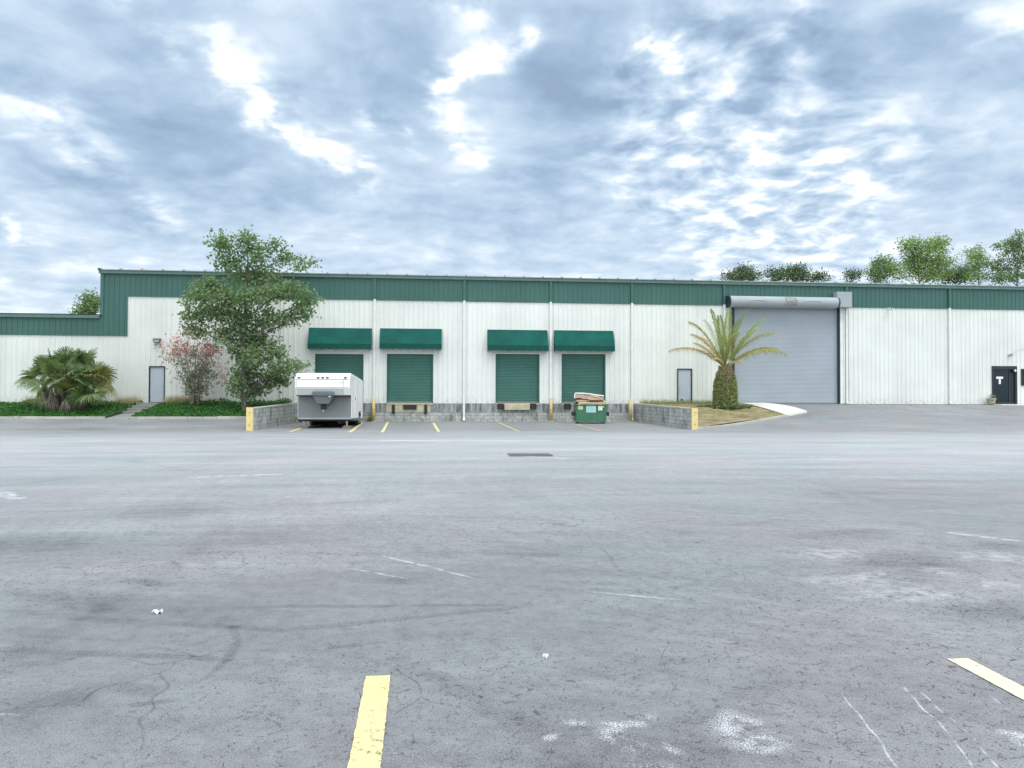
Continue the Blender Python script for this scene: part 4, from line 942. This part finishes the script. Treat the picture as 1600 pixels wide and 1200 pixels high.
for k in range(60):   # strappy green plants at the foot
    a = random.uniform(0,2*PI); r_ = random.uniform(.7,1.25); c = Vector((math.cos(a)*r_*1.25,math.sin(a)*r_,-.12))
    for _ in range(16):
        d = (rdir()+Vector((0,0,1.2))).normalized(); L = random.uniform(.2,.5); t1 = d.orthogonal().normalized()*.025; g = Vector((0,0,-.12*L)); mb.add([c-t1,c+t1,c+d*L*.6+t1,c+d*L*.6-t1,c+d*L+g*2+Vector((d.x,d.y,0))*.1], [(0,1,2,3),(3,2,4)])
mb.build('undergrowth', leafmat('undergrowth_leaf', (.05,.11,.035), (.12,.19,.07), .25), DP)
def frond(tip, y, sag, mat, wid=.42, start=None, up=.0):
    dr = .22 if mat is M['frond'] else .62; wid = wid*(1.0 if mat is M['frond'] else 1.12)
    """rachis from crown to a tip, leaflets on both sides"""
    c0 = Vector((random.uniform(-.12,.12),random.uniform(-.12,.12),htop-.05)) if start is None else start
    t = AT(tip[0],tip[1],PY+y)-pb_; mb = MB(); n = 16
    mid = c0.lerp(t,.5)+Vector((0,0,sag))
    P_ = [(c0*(1-f)**2+mid*2*f*(1-f)+t*f*f) for f in [i/n for i in range(n+1)]]
    mb.tube(P_, [.032*(1-.85*i/n) for i in range(n+1)], 5)
    NL = 80
    for k in range(NL):
        f = .10+.90*k/NL; x = f*n; i = min(n-1,int(x)); q = P_[i].lerp(P_[i+1],x-i); d = (P_[i+1]-P_[i]).normalized()
        sd_ = d.cross(Vector((0,0,1))); sd_ = sd_.normalized() if sd_.length > .08 else Vector((1,0,0)); nn = sd_.cross(d)
        L = wid*1.3*(math.sin(PI*(f*.78+.17))**.6)*random.uniform(.85,1.1)
        for sg in (-1,1):
            e_ = (d*.95+sd_*sg*.75+nn*random.uniform(-.05,.35)).normalized(); w = nn.cross(e_).normalized()*.017+nn*.008
            p1 = q+e_*L*.6; p2 = q+e_*L+Vector((0,0,-dr*L*random.uniform(.6,1.3)))
            mb.add([q, p1-w, p2, p1+w], [(0,1,2,3)])
    mb.build('frond', mat, DP)
F, FYW, FD = M['frond'], M['frond_yellow'], M['frond_dry']
for a_ in (((1047,548),-.5,1.05,FD,.38),((1085,536),-.9,.42,FD,.30),((1078,504),.3,.95,FYW,.38),((1081,523),-.4,.75,FD,.36),((1111,484),-.2,.62,F,.42),((1124,494),-1.2,.35,F,.42),((1139,486),.5,.25,F,.46),((1167,486),-.3,.6,F,.46),
           ((1157,500),-1.3,.5,F,.46),((1194,498),-.2,.75,F,.46),((1209,520),.2,1.0,FYW,.48),((1186,512),.9,.75,F,.42),((1229,553),-.3,1.1,FYW,.50),((1216,546),.8,.95,FYW,.42),((1100,500),1.3,.6,F,.40),((1152,520),-1.9,.7,FYW,.42),((1112,560),-1.0,.45,FD,.2),((1158,566),-1.1,.4,FD,.2)): frond(*a_)

# ground cover and grasses
def blades(name, pts, mat, hmin, hmax, w, lean, label, cat, quad=False):
    mb = MB()
    for p in pts:
        p = Vector(p); d = Vector((random.gauss(0,lean),random.gauss(0,lean),1)).normalized(); h = random.uniform(hmin,hmax); a = random.uniform(0,PI); t1 = Vector((math.cos(a),math.sin(a),0))*w*random.uniform(.6,1.3)
        mb.add([p-t1,p+t1,p+d*h+Vector((d.x,d.y,-.15))*h*.35], [(0,1,2)])
    return mb.build(name, mat, kind='stuff', label=label, category=cat)
pts = []
def inbed(x): return x < PX0-.1 or (PX1+.1 < x < XL-WT-.1)
while len(pts) < 42000:
    x = random.uniform(-33,XL-WT); y = random.uniform(KY+.1,-.15)
    if inbed(x): pts.append((x,y,bed_z(x,y)-.02))
mb = MB()
for p in pts:
    x, y, z = p; hgt = .10+.26*max(0,mnoise.noise(Vector((x*.8,y*.8,5)))+.35)*(1 if y > -4.2 else .35)
    if y < KY+.5: hgt *= .5
    q = Vector((x,y,z+random.uniform(0,hgt))); leafquad(mb, q, random.uniform(.08,.17), .7, .5)
mb.build('ground_cover', M['cover'], kind='stuff', label='low bright green leafy ground cover in the left bed', category='ground cover')
pts = []
for _ in range(3000):
    seg_ = random.choice(((-24.2,-22.6,.5),(PX1+.1,-15.0,1.0),(-17.5,-13.6,1.2),(PX0-1.6,PX0-.2,1.2))); x = random.uniform(seg_[0],seg_[1]); y = -random.random()**2*1.1-.12
    if inbed(x): pts.append((x,y,bed_z(x,y)-.02))
blades('dry_grass', pts, M['dry'], .25, .75, .008, .22, 'tall straw coloured dry grass along the left wall base', 'dry grass')
pts = []
for _ in range(9000):
    u_, v_ = random.random(), random.random(); q = iz(u_,v_)
    if mnoise.noise(Vector((q.x*.6,q.y*.6,8))) > (-.15 if v_ > .75 else .05): pts.append(tuple(q-Vector((0,0,.01))))
blades('island_grass', pts, M['grass'], .05, .16, .007, .4, 'sparse dry short grass on the palm island', 'grass')
pts = []
for _ in range(1500):
    u_, v_ = random.random()*.75, 1-random.random()*.14; q = iz(u_,v_); pts.append(tuple(q))
blades('weeds', pts, M['fern'], .10, .38, .010, .3, 'green weeds along the wall above the palm island', 'weeds')
def weed_tuft(x, y, z, n, h, lab, mat, grp=None):
    mb = MB()
    for _ in range(n):
        d = (rdir()+Vector((0,0,1.3))).normalized(); L = random.uniform(.5,1)*h; t1 = d.orthogonal().normalized()*.02
        mb.add([-t1,t1,d*L*.6+t1,d*L*.6-t1,d*L+Vector((d.x*.1,d.y*.1,-.1*L))], [(0,1,2,3),(3,2,4)])
        if random.random() < .5: leafquad(mb, d*L*.7, .1)
    o = mb.build('weed', mat); o.location = (x,y,z); o['label'] = lab; o['category'] = 'weed'
    if grp: o['group'] = grp
weed_tuft(U(579,-.3), -.3, .04, 90, .5, 'green weed growing at the foot of the post right of the trailer', M['fern'])
weed_tuft(XL+.35, -1.2, .04, 110, .6, 'dark green weed in the corner behind the trailer by the left wing wall', M['fern'])
# pot beside the office door
p = AT(1541,631); o = thing('plant_pot', 'weathered clay pot with a withered plant beside the dark office door', 'plant pot', (p.x,-.45,gz(p.x,-.45)))
mb = MB(); mb.lathe([(.001,0),(.19,0),(.24,.18),(.27,.34),(.30,.35),(.30,.42),(.26,.42),(.24,.36),(.001,.35)], 20); mb.build('pot', M['terracotta'], o, smooth=True)
mb = MB()
for _ in range(150):
    d = (rdir()+Vector((0,0,.8))).normalized(); q = Vector((0,0,.36))+d*random.uniform(.05,.38); leafquad(mb, q, .08)
mb.tube([(0,0,.35),(.03,0,.6),(.06,0,.82)], [.012,.01,.006], 5); mb.build('plant', M['fan_dead'], o)
# litter
for (px,py,s_,lab) in ((246,958,.035,'white paper scrap on the asphalt at left'),(853,1028,.018,'small white scrap on the asphalt near the middle')):
    c = G(px,py); mb = MB(); n = 5
    mb.add([(lerp(-s_,s_,i/n), lerp(-s_*.6,s_*.6,j/3), .012+.014*math.sin(i*1.7+j*2.3)) for j in range(4) for i in range(n+1)], [(j*(n+1)+i,j*(n+1)+i+1,(j+1)*(n+1)+i+1,(j+1)*(n+1)+i) for j in range(3) for i in range(n)])
    q = mb.build('paper_scrap', M['paper']); q.location = (c.x,c.y,0); q['label'] = lab; q['category'] = 'litter'

# ------------------------------------------------------------------ trees behind the building
def far(name, label, Y, px, lst, leafm, leaf, per, tr=.3, spread=.5, dens=1.0):
    ext = []
    for (a,b,c,d,n) in lst:
        for _ in range(2):
            w = random.uniform(-.2,PI+.2); ext.append((a+math.cos(w)*c*1.05, b-math.sin(w)*d*1.1, c*.28+1.5, d*.26+1.5, max(5,n*.10)))
    lst = [(a,b,c*.95,d*.95,n*.85) for a,b,c,d,n in lst]+ext
    b_ = AT(px,440,Y); return tree(name, label, (b_.x,Y,-.08), pxclumps(Y,lst,dens*1.7,1.2), tr, leafm, M['bark'], leaf*.85, per, group='trees behind the warehouse', spread=spread)
far('pine_tree', 'small dark rounded treetop above the low green roof at far left', 62, 140, [(138,482,22,14,60),(125,488,12,8,24),(150,474,12,10,30),(140,470,10,7,18)], M['leaf_mid'], .42, 7, .25)
far('pine_tree', 'dark rounded pine top left of the pair above the grey roller door', 70, 1160, [(1158,432,22,11,80),(1145,434,12,7,30),(1172,433,14,9,40),(1162,424,10,6,24)], M['leaf_pine'], .38, 9, .25)
far('pine_tree', 'wider dark pine top right of the pair above the grey roller door', 70, 1235, [(1232,430,26,12,100),(1213,433,14,8,40),(1255,432,18,9,50),(1280,435,20,5,36),(1237,422,14,7,36)], M['leaf_pine'], .38, 9, .25)
far('pine_tree', 'tiny pointed dark treetop just left of the bright green trees', 72, 1331, [(1331,434,10,7,30),(1331,428,6,5,16)], M['leaf_pine'], .36, 8, .2)
far('broadleaf_tree', 'small round green tree left of the tallest bright tree', 58, 1378, [(1376,425,17,16,90),(1372,413,11,10,40),(1384,414,11,10,40),(1366,432,8,10,24)], M['leaf_mid'], .34, 8, .22, .4)
far('broadleaf_tree', 'tallest bright green broadleaf tree above the right roof', 56, 1448, [(1448,405,26,24,130),(1440,385,20,14,60),(1462,382,16,12,50),(1422,400,14,16,50),(1415,384,9,8,18),(1468,405,16,18,50),(1480,412,10,10,18),(1405,425,16,14,50),(1448,430,32,12,90),(1425,418,14,12,40),(1472,425,16,10,40)], M['leaf_far'], .36, 7, .3, .42)
far('broadleaf_tree', 'narrow bright green tree between the dark pines and the right edge pine', 56, 1524, [(1523,415,12,20,60),(1525,395,9,10,26),(1515,400,7,8,14),(1533,410,8,10,20),(1528,433,14,10,36)], M['leaf_far'], .32, 7, .2, .36)
far('pine_tree', 'dark squat conifer behind the narrow bright tree', 64, 1500, [(1495,432,16,9,70),(1510,430,10,11,40),(1480,436,10,6,24),(1506,423,6,6,14)], M['leaf_pine'], .36, 9, .25)
far('pine_tree', 'loose open pine at the right edge of the roof', 54, 1588, [(1590,385,16,14,26),(1575,392,12,10,14),(1565,384,8,6,8),(1600,375,14,10,20),(1597,405,20,12,30),(1575,412,16,12,22),(1556,418,14,10,20),(1560,433,20,10,40),(1590,430,22,12,44),(1612,395,20,24,40)], M['leaf_mid'], .36, 9, .28, .34)

# ------------------------------------------------------------------ light
EL, AZ = R(66), R(148)          # direction towards the veiled sun (azimuth clockwise from +Y)
sd_ = Vector((math.sin(AZ)*math.cos(EL), math.cos(AZ)*math.cos(EL), math.sin(EL)))
sl = bpy.data.lights.new('sun', 'SUN'); sl.energy = 1.2; sl.angle = R(35); sl.color = (1,.955,.88)
so = bpy.data.objects.new('sun', sl); COL.objects.link(so); so.rotation_euler = sd_.to_track_quat('Z','Y').to_euler(); so.location = (0,-20,40)
w = bpy.data.worlds.new('World'); sc.world = w; w.use_nodes = True
t = NT(w.node_tree); bg = w.node_tree.nodes['Background']
sky = t.n('ShaderNodeTexSky', sky_type='NISHITA'); sky.sun_disc = False; sky.sun_elevation = EL; sky.sun_rotation = AZ; sky.air_density = 1.2; sky.dust_density = 2
D = t.vm('NORMALIZE', t.n('ShaderNodeTexCoord').outputs['Generated'])
sp = t.n('ShaderNodeSeparateXYZ'); t.set(sp.inputs[0], D); zc = t.math('ADD', t.math('MAXIMUM', sp.outputs[2], 0), .19)
cb = t.n('ShaderNodeCombineXYZ'); t.set(cb.inputs[0], t.math('DIVIDE', sp.outputs[0], zc)); t.set(cb.inputs[1], t.math('DIVIDE', sp.outputs[1], zc)); P = cb.outputs[0]
wv = t.vm('SUBTRACT', t.noise(P, 2.2, 3, .6, col=True), (.5,.5,.5))
P = t.vm('SCALE', P, scale=1.2)
PW = t.vm('ADD', P, t.vm('SCALE', wv, scale=.20))
n1 = t.noise(t.vm('ADD', PW, (2.3,5.1,0)), 1.25, 5, .55); n2 = t.noise(t.vm('ADD', PW, (9,1,4)), 4.0, 5, .58); n3 = t.noise(t.vm('ADD', PW, (4,4,1)), 9.0, 3, .5)
v = t.math('ADD', t.math('MULTIPLY', t.math('SUBTRACT', n1, .5), .80), t.math('MULTIPLY', t.math('SUBTRACT', n2, .5), .85))
v = t.math('ADD', t.math('ADD', v, .48), t.math('MULTIPLY', t.math('SUBTRACT', n3, .5), .45))
DW = t.vm('ADD', D, t.vm('ADD', t.vm('SCALE', wv, scale=.09), t.vm('SCALE', t.vm('SUBTRACT', t.noise(P, 7, 2, .6, col=True), (.5,.5,.5)), scale=.05)))
edge = t.mr(t.math('ADD', t.math('MULTIPLY', n2, .6), t.math('MULTIPLY', n3, .4)), .40, .62, .0, 1.05)
def opening(a, b, w0, w1, k):
    global v
    m_ = t.seg(DW, ray(*a), ray(*b), w0, w1*.85); v = t.math('ADD', v, t.math('MULTIPLY', t.math('MULTIPLY', m_, k*.9), edge))
opening((225,0),(262,85),.0,.045,.60); opening((335,70),(420,170),.0,.055,.62); opening((430,190),(560,270),.0,.05,.62)
opening((575,175),(640,200),.0,.035,.85); opening((690,155),(740,235),.0,.045,.80); opening((680,125),(830,65),.0,.035,.95); opening((1005,75),(1055,85),.0,.05,.80); opening((680,0),(750,25),.0,.05,.55)
opening((1235,50),(1260,60),.0,.05,.6); opening((10,165),(150,220),.0,.06,.40); opening((0,355),(15,365),.0,.025,.7); opening((1520,10),(1590,40),0,.07,.4); opening((1090,40),(1110,45),.0,.03,.5); opening((200,320),(250,345),.0,.04,.4)
def dark(a, b, w0, w1, k):
    global v
    m_ = t.seg(DW, ray(*a), ray(*b), w0, w1); v = t.math('SUBTRACT', v, t.math('MULTIPLY', m_, k))
dark((40,80),(190,200),.02,.15,.16); dark((270,170),(400,320),.01,.10,.14); dark((480,110),(640,110),.01,.07,.14); dark((850,110),(960,115),.01,.09,.24); dark((850,220),(1010,220),.01,.09,.16); dark((1090,82),(1300,90),.01,.055,.26); dark((640,300),(830,290),.01,.07,.10)
# altocumulus cells near the veiled bright part
mm = t.seg(DW, ray(1110,200), ray(1220,290), .05, .20)
v = t.math('ADD', v, t.math('MULTIPLY', mm, t.mr(n3, .34, .66, -.20, .48, False)))
# streaky pale horizon
hs = t.noise(t.scalev(P, (.8,1.9,1)), 1.6, 4, .6)
hf = t.mr(sp.outputs[2], .03, .25, 1, 0)
v = t.math('ADD', v, t.math('MULTIPLY', hf, t.mr(hs, .32, .68, .06, .44, False)))
cloud = t.ramp(v, [(.00, ln((134,155,179))),(.20, ln((150,172,196))),(.40, ln((170,190,210))),(.62, ln((194,209,224))),(.80, ln((222,230,238))),(1.0, ln((252,253,254)))])
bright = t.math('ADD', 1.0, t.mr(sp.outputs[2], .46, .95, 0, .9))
back = t.math('ADD', 1.0, t.mr(sp.outputs[1], .25, -.6, 0, .9))  # added brightness behind the camera, out of view, to light the facade
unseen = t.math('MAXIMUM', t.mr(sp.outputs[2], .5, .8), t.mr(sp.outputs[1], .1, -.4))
cloud = t.mix(t.math('MULTIPLY', unseen, .75), cloud, (.62,.66,.64))  # unseen sky also whitened so its light is neutral
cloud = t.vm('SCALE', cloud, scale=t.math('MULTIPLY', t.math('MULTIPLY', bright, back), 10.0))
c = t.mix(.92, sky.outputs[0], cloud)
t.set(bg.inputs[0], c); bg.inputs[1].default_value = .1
w.cycles.sampling_method = 'MANUAL'; w.cycles.sample_map_resolution = 256
sc.view_settings.view_transform = 'Standard'; sc.view_settings.look = 'None'; sc.view_settings.exposure = 0.44; sc.view_settings.gamma = 1
sc.cycles.max_bounces = 8; sc.cycles.use_denoising = True
